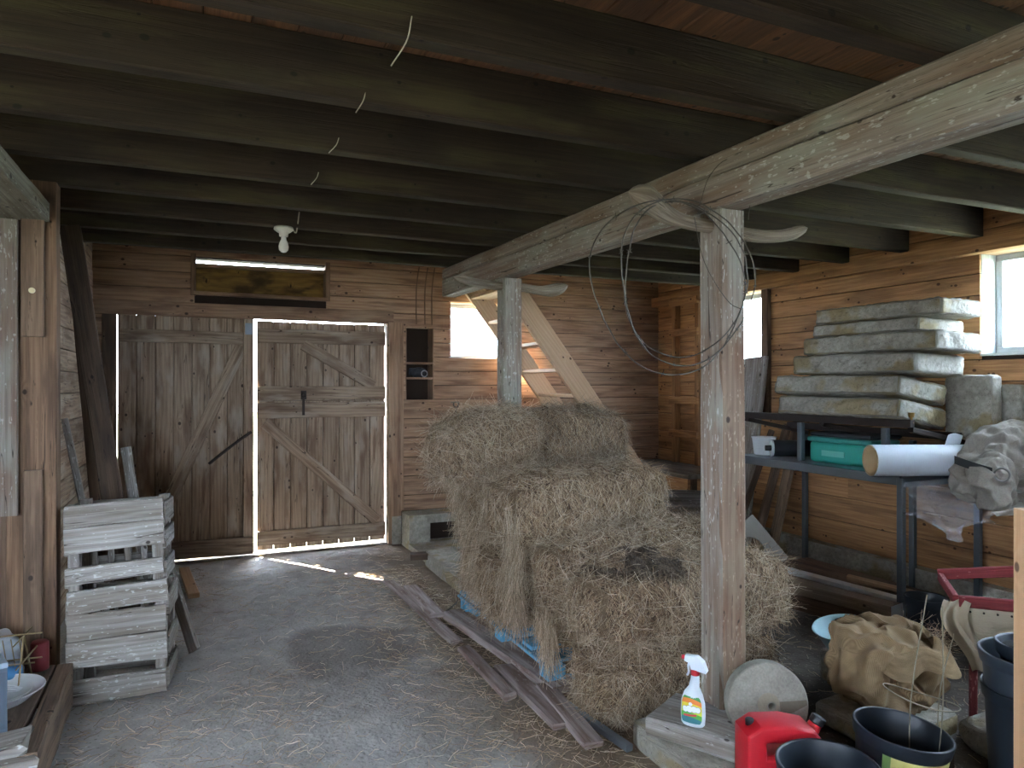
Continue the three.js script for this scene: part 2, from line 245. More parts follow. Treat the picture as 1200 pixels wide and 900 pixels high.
// ceiling boards along z, with a stair opening, and the roof over it
const ceiling = thing('ceiling', 'reddish brown loft floor boards above the joists', 'ceiling', [0, 0, 0], 0, null, 'structure');
const stairHole = [1.75, 2.95, -6.5, -5.52];
for (let x = XL; x < XR + 0.1; x += 0.142) { const c = x + 0.071; if (c > stairHole[0] && c < stairHole[1]) plank(ceiling, 'plank', M.deck, [c, 2.665, ZF], [c, 2.665, stairHole[3]], 0.139, 0.03, { up: [1, 0, 0] }); else { const cut = rr(-4.6, -1.2); plank(ceiling, 'plank', M.deck, [c, 2.665, ZF], [c, 2.665, cut + 0.002], 0.139, 0.03, { up: [1, 0, 0] }); plank(ceiling, 'plank', M.deck, [c, 2.665, cut - 0.002], [c, 2.665, ZB - 0.1], 0.139, 0.03, { up: [1, 0, 0] }); } }
part(ceiling, 'underlay', wallCells(XL - 0.14, XR + 0.2, ZB - 0.14, ZF + 0.14, [stairHole], (a, b, c, d) => box(a, b, 2.682, 2.70, c, d)), M_back);
{ const roof = thing('roof', 'closed dark roof over the loft', 'roof', [0, 0, 0], 0, null, 'structure'), w = (XR + 0.5 - (XL - 0.5)) / 2, cx = (XR + XL) / 2, zc = (ZF + ZB) / 2, zl = ZF - ZB + 0.8, rise = 2.2, L = Math.hypot(w, rise);
  for (const s of [-1, 1]) { const g = new THREE.BoxGeometry(L + 0.1, 0.12, zl); g.rotateZ(-s * Math.atan2(rise, w)); g.translate(cx + s * w / 2, 2.75 + rise / 2 + 0.06, zc); part(roof, 'roof_slope', g, M_back); }
  for (const z of [ZB - 0.14, ZF]) { const sh = new THREE.Shape([new THREE.Vector2(cx - w, 2.6), new THREE.Vector2(cx + w, 2.6), new THREE.Vector2(cx, 2.75 + rise)]); const g = new THREE.ExtrudeGeometry(sh, { depth: 0.14, bevelEnabled: false }); g.translate(0, 0, z); part(roof, 'gable', g, M_back); } }

// ---------------------------------------------------------------- timber frame
const ORD = ['first', 'second', 'third', 'fourth', 'fifth', 'sixth', 'seventh', 'eighth', 'ninth', 'tenth', 'eleventh'];
const joistZ = [-0.36, -0.87, -1.38, -1.9, -2.42, -2.94, -3.45, -3.95, -4.45, -4.95, -5.45];
joistZ.forEach((z, k) => { const o = plank(scene, 'ceiling_joist', M.dark, [XL, 2.548, z + rr(-0.01, 0.01)], [XR - 0.11, 2.548 + rr(-0.006, 0.006), z + rr(-0.01, 0.01)], 0.2, 0.07, { segs: 16, rough: 0.004, c: 0.006, tint: rr(0.85, 1.1) }); tag(o, `dark sawn ceiling joist, ${ORD[joistZ.length - 1 - k]} counted from the back wall`, 'joist', 'ceiling joists'); });
{ const o = plank(scene, 'wall_plate', M.pine, [XR - 0.07, 2.40, ZB + 0.02], [XR - 0.07, 2.40, ZF - 0.05], 0.1, 0.09, { segs: 12, rough: 0.004 }); tag(o, 'long horizontal timber carrying the joist ends along the window wall', 'timber'); }
{ const b = thing('main_beam', 'long weathered double beam with cracked pale paint resting on two posts', 'beam', [0, 0, 0]);
  const ax = (z) => 1.985 + (z + 2.35) * 0.03;
  const A = -5.52, B = 2.2;
  plank(b, 'lower_timber', M.paint, [ax(A), 2.285, A], [ax(B), 2.285, B], 0.135, 0.125, { segs: 40, rough: 0.004, c: 0.008, tint: 1 });
  plank(b, 'upper_timber', M.paint, [ax(A) + 0.004, 2.402, A - 0.0], [ax(B) + 0.004, 2.402, B], 0.088, 0.128, { segs: 40, rough: 0.004, c: 0.012, tint: 0.92 }); }
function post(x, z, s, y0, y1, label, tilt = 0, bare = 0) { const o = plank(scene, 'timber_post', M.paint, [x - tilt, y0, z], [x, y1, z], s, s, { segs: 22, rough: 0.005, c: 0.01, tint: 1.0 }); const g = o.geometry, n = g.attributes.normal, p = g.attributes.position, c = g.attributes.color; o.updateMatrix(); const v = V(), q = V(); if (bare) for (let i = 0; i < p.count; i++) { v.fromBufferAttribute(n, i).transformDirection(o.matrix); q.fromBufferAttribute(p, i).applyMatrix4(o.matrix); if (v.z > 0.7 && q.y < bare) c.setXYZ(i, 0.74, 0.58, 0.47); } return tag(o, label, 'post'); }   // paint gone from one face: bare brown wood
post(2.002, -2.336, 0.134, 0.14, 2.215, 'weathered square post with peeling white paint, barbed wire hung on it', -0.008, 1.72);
post(1.945, -4.41, 0.132, 0.02, 2.215, 'weathered square post rising behind the topmost hay bales');
// natural branch pegs through the posts
const M_branch = M.bark.clone(); M_branch.vertexColors = false;
function branch(pts, rad, label) { const c = new THREE.CatmullRomCurve3(pts.map((p) => V(...p))), n = 40, fr = c.computeFrenetFrames(n), g = paramGrid((u, v) => { const i = Math.round(u * n), p = c.getPointAt(u), a = v * Math.PI * 2, end = Math.min(1, Math.sqrt(Math.max(0, Math.min(u, 1 - u)) * 14)), r = rad(u) * end * (1 + 0.08 * noise3(u * 14, Math.cos(a) * 1.5, Math.sin(a) * 1.5, 8)); return [p.x + r * (Math.cos(a) * fr.normals[i].x + Math.sin(a) * fr.binormals[i].x), p.y + r * (Math.cos(a) * fr.normals[i].y + Math.sin(a) * fr.binormals[i].y), p.z + r * (Math.cos(a) * fr.normals[i].z + Math.sin(a) * fr.binormals[i].z)]; }, n, 14); const o = solo('branch_peg', g, M_branch, label, 'branch'); return o; }
branch([[1.50, 2.235, -2.28], [1.58, 2.225, -2.29], [1.72, 2.17, -2.31], [1.86, 2.155, -2.33], [2.0, 2.15, -2.335], [2.2, 2.135, -2.33], [2.34, 2.15, -2.32], [2.46, 2.19, -2.31]], (u) => 0.028 + 0.022 * Math.exp(-(((u - 0.1) / 0.12) ** 2)), 'bent grey branch pushed through the post with the barbed wire');
branch([[1.50, 2.19, -4.30], [1.66, 2.17, -4.34], [1.84, 2.165, -4.40], [2.05, 2.165, -4.41], [2.2, 2.15, -4.40], [2.3, 2.165, -4.40], [2.39, 2.20, -4.39]], (u) => 0.03 + 0.016 * Math.exp(-(((u - 0.88) / 0.1) ** 2)), 'dark bent branch pushed through the post behind the hay');
// barbed wire coil on the branch
{ const coil = thing('barbed_wire_coil', 'rusty coil of barbed wire hanging from the branch on the post', 'wire', [0, 0, 0]);
  const loops = [[1.66, 0.36, 0.0], [1.70, 0.31, 0.03], [1.73, 0.285, -0.03]];
  loops.forEach(([cx, rx, dz], k) => { const pts = [], r = rng(40 + k); const cy = 1.87 + 0.02 * k, ry = 0.335 - 0.015 * k; for (let i = 0; i < 44; i++) { const a = (i / 44) * Math.PI * 2; const px = cx + rx * Math.cos(a) * (1 + 0.05 * Math.sin(3 * a + k)), py = cy + ry * Math.sin(a); pts.push([px * 1 + 0.0, py, -2.215 + dz + 0.02 * Math.sin(2 * a + k) + 0.008 * (r() - 0.5)]); }
    part(coil, 'wire_loop', tube(pts, 0.0028, 200, 5, true), M.wire);
    for (let i = 0; i < 44; i += 4) { const p = V(...pts[i]), e = [r() - 0.5, r() - 0.5, r() - 0.5]; const d = V(...e).normalize().multiplyScalar(0.014), d2 = V(e[1], -e[0], e[2]).normalize().multiplyScalar(0.013); part(coil, 'barb', mergeGeometries([tube([p.clone().sub(d).toArray(), p.toArray(), p.clone().add(d).toArray()], 0.0016, 3, 4), tube([p.clone().sub(d2).toArray(), p.toArray(), p.clone().add(d2).toArray()], 0.0016, 3, 4), tube([p.clone().add(V(-0.004, 0, 0)).toArray(), p.toArray(), p.clone().add(V(0.004, 0, 0)).toArray()], 0.0042, 2, 6)]), M.wire); } });
  part(coil, 'loose_end', tube([[1.80, 2.17, -2.24], [1.86, 2.33, -2.24], [1.94, 2.40, -2.22], [2.03, 2.34, -2.2], [2.02, 2.16, -2.2]], 0.0014, 30, 4), M.wire);
  part(coil, 'loose_end', tube([[1.79, 2.16, -2.25], [1.83, 1.98, -2.235], [1.95, 1.82, -2.22], [1.985, 1.80, -2.2]], 0.0018, 30, 4), M.wire); }

// ---------------------------------------------------------------- back wall: doors, transom, niche, window
const ironBolt = (p, x, y, z, r = 0.006) => { const g = new THREE.SphereGeometry(r, 6, 5); g.translate(x, y, z); part(p, 'nail', g, M.iron); };
const zD = ZB - 0.03;
{ const d = thing('door_1', 'weathered grey plank barn door leaf with one long diagonal brace and iron bar', 'door', [0, 0, 0], 0, null, 'structure');
  const x0 = -0.608, x1 = 0.364, n = 7, w = (x1 - x0) / n;
  for (let i = 1; i < n; i++) plank(d, 'tongue', M.door, [x0 + w * i, 0.06, zD - 0.016], [x0 + w * i, 2.07, zD - 0.016], 0.03, 0.008, { tint: 0.7 });
  for (let i = 0; i < n; i++) plank(d, 'plank', M.door, [x0 + w * (i + 0.5), 0.018 + rr(-0.003, 0.003), zD], [x0 + w * (i + 0.5), 2.078, zD], w - 0.006, 0.024, { segs: 4, rough: 0.0015 });
  plank(d, 'stile', M.door, [0.398, 0.02, zD + 0.02], [0.398, 2.075, zD + 0.02], 0.085, 0.05, { tint: 1.05, segs: 6, rough: 0.002 });
  plank(d, 'ledger', M.door, [x0 + 0.01, 1.90, zD + 0.026], [x1 + 0.005, 1.895, zD + 0.026], 0.105, 0.028, { tint: 0.85 });
  plank(d, 'ledger', M.door, [x0 + 0.01, 0.10, zD + 0.026], [x1 + 0.07, 0.095, zD + 0.05], 0.15, 0.028, { tint: 0.75 });
  plank(d, 'brace', M.door, [-0.36, 0.22, zD + 0.027], [0.345, 1.83, zD + 0.027], 0.105, 0.026, { tint: 0.98, up: [1, 0, 0] });
  part(d, 'iron_bar', tube([[0.08, 0.82, zD + 0.06], [0.2, 0.92, zD + 0.065], [0.34, 1.03, zD + 0.075], [0.42, 1.085, zD + 0.08]], 0.013, 12, 6), M.iron, 'black iron bar');
  part(d, 'end_cap', box(0.37, 0.428, 1.93, 2.03, zD + 0.046, zD + 0.052), M.steel, 'light metal plate'); }
{ const d = thing('door_2', 'weathered grey split stable door leaf with two diagonal braces and a latch', 'door', [0, 0, 0], 0, null, 'structure');
  const x0 = 0.466, x1 = 1.606, n = 8, w = (x1 - x0) / n;
  for (let i = 1; i < n; i++) plank(d, 'tongue', M.door, [x0 + w * i, 0.08, zD - 0.016], [x0 + w * i, 2.05, zD - 0.016], 0.03, 0.008, { tint: 0.7 });
  plank(d, 'tongue', M.door, [x0, 1.35, zD - 0.016], [x1, 1.35, zD - 0.016], 0.03, 0.008, { tint: 0.7 });
  for (let i = 0; i < n; i++) { const x = x0 + w * (i + 0.5); plank(d, 'plank', M.door, [x, 1.355, zD], [x, 2.056 + rr(-0.003, 0.003), zD], w - 0.006, 0.024); plank(d, 'plank', M.door, [x, 0.034, zD], [x, 1.345, zD], w - 0.006, 0.024); }
  for (const [y, h, t] of [[1.925, 0.125, 0.85], [1.42, 0.12, 0.92], [1.265, 0.14, 1.0], [0.14, 0.125, 0.85]]) plank(d, 'ledger', M.door, [x0, y, zD + 0.026], [x1, y, zD + 0.026], h, 0.028, { tint: t, segs: 4, rough: 0.002 });
  plank(d, 'brace', M.door, [0.86, 1.855, zD + 0.027], [1.50, 1.485, zD + 0.027], 0.10, 0.026);
  plank(d, 'brace', M.door, [0.53, 1.16, zD + 0.027], [1.53, 0.22, zD + 0.027], 0.10, 0.026, { tint: 1.1 });
  const l = part(d, 'latch', mergeGeometries([box(0.84, 0.885, 1.36, 1.44, zD + 0.04, zD + 0.055), box(0.85, 0.872, 1.22, 1.37, zD + 0.04, zD + 0.05)]), M.iron, 'black iron latch'); 
  const kg = new THREE.TorusGeometry(0.016, 0.005, 6, 12); kg.translate(0.862, 1.40, zD + 0.068); part(l, 'ring', kg, M.iron); }
{ const t1 = plank(scene, 'trim', M.wall, [-0.78, 2.125, ZB + 0.02], [1.68, 2.125, ZB + 0.02], 0.12, 0.04, { tint: 0.8, segs: 6, rough: 0.003 }); t1.name = 'trim_1'; tag(t1, 'brown header board above the barn door', 'trim', null, 'structure');
  const t2 = plank(scene, 'trim', M.wall, [1.70, 0.0, ZB + 0.025], [1.70, 2.08, ZB + 0.025], 0.15, 0.045, { tint: 0.9, segs: 6, rough: 0.002 }); t2.name = 'trim_2'; tag(t2, 'upright casing board between the door and the wall niche', 'trim', null, 'structure');
  const t3 = plank(scene, 'trim', M.brown, [-0.66, 0.0, ZB + 0.02], [-0.66, 2.08, ZB + 0.02], 0.1, 0.04, { tint: 0.8 }); t3.name = 'trim_3'; tag(t3, 'dark upright casing board beside the leaning planks', 'trim', null, 'structure'); 
  const t4 = solo('trim', box(-0.62, 1.62, -0.08, 0.008, ZB - 0.12, ZB + 0.02), M.conc, 'worn threshold under the barn door', 'trim', null, 'structure'); t4.name = 'trim_4'; }
{ const w = thing('window_4', 'blocked transom opening above the door stuffed with a yellowed board', 'window', [0, 0, 0], 0, null, 'structure');
  const m = new THREE.MeshStandardMaterial({ map: woodTex([96, 74, 36], [168, 134, 72], { seed: 131, knots: 10, stain: [60, 44, 24], stainAmt: 0.8 }), roughness: 0.9 });
  part(w, 'panel', box(-0.03, 1.06, 2.265, 2.545, ZB - 0.12, ZB - 0.10), m, 'mottled yellow brown board');
  plank(w, 'frame_board', M.wall, [-0.04, 2.27, ZB + 0.0], [1.07, 2.265, ZB + 0.0], 0.03, 0.11, { tint: 0.7 });
  plank(w, 'frame_board', M.wall, [-0.04, 2.25, ZB - 0.02], [-0.04, 2.6, ZB - 0.02], 0.04, 0.14, { tint: 0.6 });
  plank(w, 'frame_board', M.wall, [1.07, 2.25, ZB - 0.02], [1.07, 2.6, ZB - 0.02], 0.04, 0.14, { tint: 0.7 });
  plank(w, 'shelf_strip', M.fresh, [-0.02, 2.515, ZB - 0.05], [1.05, 2.525, ZB - 0.05], 0.03, 0.08, { tint: 0.6 }); }
{ const n = thing('wall_niche', 'narrow recessed wall niche with two shelves beside the door', 'niche', [0, 0, 0]);
  for (const [x, w] of [[1.80, 0.02], [2.075, 0.02]]) plank(n, 'side_board', M.wall, [x, 1.33, ZB - 0.06], [x, 2.06, ZB - 0.06], 0.018, 0.16, { tint: 0.7 });
  for (const y of [1.335, 1.555, 1.70, 2.05]) plank(n, 'shelf', M.wall, [1.80, y, ZB - 0.06], [2.075, y, ZB - 0.06], 0.018, 0.16, { tint: 0.9 });
  const g = solo('work_glove', (() => { const g = lump(0.17, 0.09, 0.09, 2.4, [14, 10, 10], (q) => 0.014 * noise3(q.x * 40, q.y * 40, q.z * 40, 12)); g.translate(1.935, 1.615, ZB - 0.04); return g; })(), mat(0x23252b, 0.7), 'dark crumpled work glove lying in the wall niche', 'glove');
  const strap = new THREE.TorusGeometry(0.03, 0.006, 6, 16); strap.translate(1.99, 1.60, ZB + 0.0); part(g, 'cuff', strap, mat(0x8d8d90, 0.6), 'pale cuff band'); }
function windowUnit(name, label, a0, a1, y0, y1, side) {             // side 'x': in the right wall, 'z': in the back wall
  const w = thing(name, label, 'window', [0, 0, 0], 0, null, 'structure'), at = (a, y, d) => (side === 'x' ? [XR + d, y, a] : [a, y, ZB - d]);
  const dep = side === 'x' ? 0.16 : 0.11, fr = 0.045;
  const P = (nm, m, a, ya, b, yb, H, T, d, o) => plank(w, nm, m, at(a, ya, d), at(b, yb, d), H, T, o);
  for (const y of [y0 + fr / 2, y1 - fr / 2]) P('frame_rail', M.whiteWood, a0, y, a1, y, fr, 0.04, dep);
  for (const a of [a0 + fr / 2, a1 - fr / 2]) P('frame_stile', M.whiteWood, a, y0 + fr, a, y1 - fr, fr, 0.04, dep, { up: side === 'x' ? [0, 0, 1] : [1, 0, 0] });
  P('reveal_board', M.whiteWood, a0 - 0.01, y0 - 0.008, a1 + 0.01, y0 - 0.008, 0.016, dep, dep / 2 - 0.02);
  P('reveal_board', M.fresh, a0 - 0.01, y1 + 0.004, a1 + 0.01, y1 + 0.004, 0.016, dep, dep / 2 - 0.01);
  for (const a of [a0 - 0.004, a1 + 0.004]) P('reveal_board', M.whiteWood, a, y0, a, y1, 0.016, dep, dep / 2 - 0.01, { up: side === 'x' ? [0, 0, 1] : [1, 0, 0] });
  const g = side === 'x' ? box(XR + dep - 0.002, XR + dep + 0.002, y0 + fr, y1 - fr, a0 + fr, a1 - fr) : box(a0 + fr, a1 - fr, y0 + fr, y1 - fr, ZB - dep - 0.002, ZB - dep + 0.002);
  part(w, 'pane', g, M.glass); return w;
}
windowUnit('window_1', 'small white framed window above the slab stack end', ...winA, 'x');
windowUnit('window_2', 'small window behind the barbed wire post in the board wall', ...winB, 'x');
windowUnit('window_3', 'small window behind the open stair', ...winBack, 'z');
windowUnit('window_5', 'small white framed window further along the slab wall', ...winC, 'x');
{ const o = plank(scene, 'window_casing', M.brown, [XR - 0.04, 1.2, -4.87], [XR - 0.04, 2.46, -4.87], 0.08, 0.05, { up: [0, 0, 1] }); tag(o, 'upright brown stud beside the window behind the post', 'stud'); }
console.log('shell done');

// ---------------------------------------------------------------- stair
{ const st = thing('open_stair', 'open wooden loft stair with two pale stringers crossing the bright window', 'stair', [0, 0, 0]);
  const slope = 1.30, foot = 3.98, topX = 1.86, zN = -5.58, zFr = -6.36, yAt = (x) => 2.33 - (x - 2.56) * slope - 0.09;
  for (const z of [zN, zFr]) plank(st, 'stringer', M.fresh, [topX, yAt(topX), z], [foot, yAt(foot), z], 0.19, 0.04, { tint: 0.95 });
  for (let y = 0.45; y < 2.9; y += 0.235) { const x = 2.56 + (2.24 - y) / slope; plank(st, 'tread', M.fresh, [x, y, zN - 0.02], [x, y, zFr + 0.02], 0.03, 0.2, { tint: 1.05 }); } }
// ---------------------------------------------------------------- light bulb, strings, cables
{ const b = thing('bulb_holder', 'white ceramic lamp holder with bare bulb under a joist', 'light bulb', [0.47, 2.4475, -4.45]);
  part(b, 'holder', lathe([[0, 0], [0.055, 0], [0.058, -0.015], [0.04, -0.03], [0.028, -0.035], [0.026, -0.055], [0, -0.055]], 24), mat(0xe4e2da, 0.35));
  part(b, 'bulb', lathe([[0, -0.055], [0.014, -0.056], [0.016, -0.075], [0.026, -0.098], [0.03, -0.118], [0.027, -0.138], [0.014, -0.151], [0, -0.154]], 24), mat(0xf2f2f0, 0.15));
  part(b, 'cord', tube([[0.055, -0.01, 0.0], [0.07, -0.03, 0.0], [0.078, 0.02, 0.035], [0.085, 0.09, 0.05]], 0.004, 16, 6), mat(0xb8b2a4, 0.7)); }
[[-1.9, 0.12, 0.05], [-2.42, 0.06, 0.03], [-2.94, 0.04, 0.035], [-3.45, 0.035, 0.03]].forEach(([z, d, s]) => solo('string_end', tube([[0.5 + s * 0.6, 2.5, z + 0.04], [0.5 + s * 0.3, 2.49 - d * 0.5, z + 0.045], [0.5 - s * 0.6, 2.47 - d, z + 0.05]], 0.002, 10, 5), mat(0xc9c4b8, 0.8), `short pale cord end on the ${ORD[joistZ.length - 1 - joistZ.indexOf(z)]} joist from the back wall`, 'cord', 'cord ends along the joists'));
for (const [x, y0, w] of [[1.90, 2.05, 'furthest from the window'], [1.985, 2.05, 'between the other two'], [2.055, 2.05, 'next to the window']]) solo('wall_cable', tube([[x + 0.03, 2.62, ZB + 0.03], [x + 0.005, 2.45, ZB + 0.032], [x, 2.3, ZB + 0.03], [x + 0.002, y0 + 0.02, ZB + 0.03]], 0.006, 16, 5), mat(0x6b5540, 0.8), `thin brown cable above the wall niche, ${w}`, 'cable', 'cables above the niche');
{ const t = thing('hanging_hook_tool', 'rusty ring handled tool hanging on the boards under the window', 'tool', [2.30, 1.30, ZB + 0.04]);
  const g = new THREE.TorusGeometry(0.026, 0.007, 6, 16, 4.4); g.rotateZ(2.5); part(t, 'ring', g, M.wire);
  part(t, 'shaft', tube([[0, -0.02, 0], [0, -0.2, 0], [0.002, -0.5, 0]], 0.009, 8, 6), M.wire); part(t, 'peg', tube([[-0.05, 0.02, -0.02], [0.0, 0.022, 0.0], [0.035, 0.02, 0.01]], 0.008, 6, 6), M.bark.clone()).material.vertexColors = false; }

// ---------------------------------------------------------------- hay
const strawGeo = (() => { const g = tube([[0, 0, 0], [0.05, 0.33, 0.02], [0.02, 0.66, 0.05], [0.1, 1, 0.0]], 0.012, 4, 3); return g; })();
const strawCols = [[0.47, 0.345, 0.23], [0.34, 0.24, 0.155], [0.6, 0.465, 0.325], [0.2, 0.142, 0.093], [0.4, 0.31, 0.215], [0.72, 0.6, 0.455]];
function straws(parent, name, n, place, seed) {
  const im = new THREE.InstancedMesh(strawGeo, M.straw, n), r = rng(seed), m = new THREE.Matrix4(), q = new THREE.Quaternion(), c = new THREE.Color(); im.name = name; im.userData.kind = 'stuff';
  for (let i = 0; i < n; i++) { const { p, d, len, wid = 0.11, tone = 1 } = place(r); const dir = d.clone().normalize(); q.setFromUnitVectors(V(0, 1, 0), dir); q.multiply(new THREE.Quaternion().setFromAxisAngle(V(0, 1, 0), r() * 6.28)); m.compose(p, q, V(wid, len, wid)); im.setMatrixAt(i, m); const k = strawCols[Math.floor(r() * strawCols.length)], t = tone * (0.75 + 0.5 * r()); im.setColorAt(i, c.setRGB(k[0] * t, k[1] * t, k[2] * t)); }
  parent.add(im); return im;
}
let baleSeed = 300;
function bale(label, at, size, rot, o = {}) {
  const [L, H, D] = size, seed = baleSeed++, b = thing('hay_bale', label, 'hay bale', at, 0, 'hay bales heaped on the pallet'); b.rotation.set(rot[2] ?? 0, rot[0], rot[1] ?? 0);
  const nfl = o.flakes ?? 9, disp = (q) => 0.03 * noise3(q.x * 7 + seed, q.y * 7, q.z * 7, 21) + 0.016 * noise3(q.x * 19 + seed, q.y * 19, q.z * 19, 22) + 0.012 * noise3(q.x * 45, q.y * 30 + seed, q.z * 45, 23) - 0.02 * Math.pow(Math.abs(Math.cos((q.x / L) * Math.PI * nfl + 1.5 * noise3(q.y * 5, q.z * 5, seed, 24))), 10);
  const sag = (q) => (o.sag ?? 0) * (q.x / (L / 2)) ** 2;
  const g = lump(L, H, D, o.power ?? 5, [46, 20, 20], (q) => disp(q)), p = g.attributes.position;
  for (let i = 0; i < p.count; i++) p.setY(i, p.getY(i) + H / 2 - sag({ x: p.getX(i) }));
  g.computeVertexNormals();
  const vc = new Float32Array(p.count * 3), black = (x, y, z) => (o.mould ? sstep(0.05, 0.2, 0.6 * noise3(x * 5 + 3.3, z * 7, 1.5, 71) + 0.5 * noise3(x * 16, z * 16, 2, 72) + o.mould(x, z)) * sstep(H * 0.7, H * 0.84, y) : 0);   // rotten black crust, a patch with its own outline
  for (let i = 0; i < p.count; i++) { const k = 1 - 0.7 * black(p.getX(i), p.getY(i), p.getZ(i)); vc.set([k, k, k * 1.04], i * 3); }
  g.setAttribute('color', new THREE.BufferAttribute(vc, 3)); part(b, 'body', g, M.hay);
  const nrm = g.attributes.normal;
  straws(b, 'loose_straw', o.n ?? 9000, (r) => {
    const i = Math.floor(r() * p.count), P0 = V(p.getX(i), p.getY(i), p.getZ(i)), N = V(nrm.getX(i), nrm.getY(i), nrm.getZ(i)), hang = o.hang ?? 0.5;
    const t = V(r() - 0.5, r() - 0.5, r() - 0.5); t.addScaledVector(N, -t.dot(N)).normalize();
    const side = 1 - Math.abs(N.y), d = t.multiplyScalar(0.9).addScaledVector(N, 0.05 + 0.35 * r() * r()).add(V(0, -1.3 * side * hang * (0.4 + r()), 0));
    P0.addScaledVector(N, -0.006).add(V((r() - 0.5) * 0.03, (r() - 0.5) * 0.02, (r() - 0.5) * 0.03));
    const mk = black(P0.x, P0.y, P0.z);
    return { p: P0, d, len: (0.05 + 0.10 * r() * (o.long ?? 1)) * (1 - 0.6 * mk), wid: 0.045 + 0.045 * r(), tone: (o.tone ?? 1) * (1 - 0.72 * mk) };
  }, seed * 3);
  return b;
}
bale('greenish grey hay bale on top of the heap, drooping in front of the post', [1.66, 0.97, -4.08], [0.72, 0.37, 0.46], [0.2, 0.20], { tone: 0.95, sag: 0.05, power: 3.4 });
bale('short darker hay bale at the top of the heap beside the stair stringer', [2.27, 1.00, -4.10], [0.64, 0.34, 0.44], [0.06, -0.02], { tone: 0.68, power: 4, flakes: 7, hang: 1.4 });
bale('long flat sided hay bale directly below the two topmost bales', [2.09, 0.60, -3.68], [1.12, 0.41, 0.44], [0.08, 0.03], { sag: 0.02, hang: 1.2 });
bale('brown hay bale wedged between the flat sided bale and the mouldy bale', [2.16, 0.165, -3.27], [1.10, 0.56, 0.38], [0.06, 0.03], { tone: 0.95 });
bale('rounded hay bale with a black mouldy patch on its top', [2.14, 0.305, -2.79], [1.22, 0.40, 0.50], [0.05, -0.04], { power: 3, n: 8000, sag: 0.03, mould: (x, z) => 0.72 - 2.4 * Math.abs(x + 0.30) - 1.6 * Math.abs(z - 0.10) });
bale('lowest brown hay bale on the ground behind the spray bottle', [2.08, 0.0, -2.76], [0.98, 0.285, 0.42], [-0.04, 0], { tone: 0.9, hang: 0.9 });
bale('shaggy hay bale under the greenish top bale with hay trailing off its end', [1.97, 0.57, -4.09], [0.96, 0.39, 0.38], [0.04, 0.02], { hang: 1, long: 1.15, n: 10000 });
bale('shaggy bottom hay bale at the post end of the blue pallet', [2.01, 0.16, -4.10], [0.94, 0.39, 0.38], [-0.03, 0], { hang: 1.1, long: 1.15, n: 10000 });
bale('shaggy bottom hay bale in the middle of the blue pallet', [1.95, 0.16, -3.69], [0.98, 0.42, 0.38], [0.03, 0], { hang: 1.1, long: 1.15, n: 10000 });
bale('loose broken hay bale slumped behind the heap by the low bench', [2.98, 0.05, -3.95], [0.7, 0.55, 0.5], [0.3, -0.15], { tone: 0.85, power: 2.6, n: 7000 });
// hay trailing down over the pallet edge
{ const hayfall = straws(scene, 'hanging_hay', 5000, (r) => { let z = mix(-4.34, -2.75, r()), clump = 0.5 + 0.5 * noise3(z * 7, 0, 0, 6); for (let k = 0; k < 6 && clump < 0.5; k++) { z = mix(-4.34, -2.75, r()); clump = 0.5 + 0.5 * noise3(z * 7, 0, 0, 6); } const y0 = 0.16 + 0.75 * r() * sstep(-2.9, -3.9, z) + 0.22 * r(), x = 1.49 + 0.05 * sstep(-3.4, -3.8, z) + 0.06 * noise3(z * 5, y0 * 5, 1, 4) + 0.07 * r() - 0.02 * y0; return { p: V(x + (clump < 0.45 ? 0.05 : 0), y0 + 0.04, z), d: V((r() - 0.6) * 0.7, -1.1, (r() - 0.5) * 0.9), len: 0.07 + 0.13 * r() * clump, wid: 0.045 + 0.045 * r() }; }, 911);
  tag(hayfall, 'loose hay trailing from the bale ends over the blue pallet', 'hay', null, 'stuff'); }
{ const lit = straws(scene, 'floor_straw', 5200, (r) => { let x, z; const k = r(); if (k < 0.45) { x = 1.5 - 0.9 * Math.abs(r() + r() - 1) + 0.1; z = mix(-5.6, -1.9, r()); } else if (k < 0.75) { x = mix(-0.6, 1.6, r()); z = mix(-6.3, -1.5, r()); } else if (k < 0.87) { x = mix(-0.6, 0.5, r()); z = mix(-3.9, -2.4, r()); } else { x = mix(2.1, 4.4, r()); z = mix(-4.5, -1.3, r()); } return { p: V(x, 0.0, z), d: V(r() - 0.5, 0.05 * (r() - 0.3), r() - 0.5), len: 0.03 + 0.08 * r(), wid: 0.07 + 0.05 * r(), tone: 1.1 }; }, 77);
  tag(lit, 'scattered bits of straw on the barn floor', 'straw', null, 'stuff'); }
// blue pallet
{ const pal = thing('blue_pallet', 'blue painted wooden pallet under the hay bales', 'pallet', [2.08, 0, -3.70]); const blue = wood([70, 138, 180], [120, 190, 222], { seed: 141, knots: 2, flake: 0.78, stain: [70, 90, 100], stainAmt: 0.5 });
  for (const z of [-0.58, 0, 0.58]) { plank(pal, 'bottom_board', blue, [-0.52, 0.012, z], [0.52, 0.012, z], 0.02, 0.1); for (const x of [-0.47, 0, 0.47]) plank(pal, 'block', blue, [x, 0.022, z], [x, 0.112, z], 0.1, 0.1); }
  for (const x of [-0.49, 0, 0.49]) plank(pal, 'stringer_board', blue, [x, 0.122, -0.63], [x, 0.122, 0.63], 0.02, 0.1);
  for (let z = -0.58; z < 0.6; z += 0.193) plank(pal, 'deck_board', blue, [-0.52, 0.142, z], [0.52, 0.142, z], 0.02, 0.12); }
// second pallet strip by the lowest bale: pale blue steel angle
{ const o = plank(scene, 'steel_angle', M.steel, [1.53, 0.02, -3.06], [1.60, 0.02, -2.42], 0.03, 0.035); tag(o, 'pale blue grey steel bar along the foot of the lowest bale', 'bar'); }

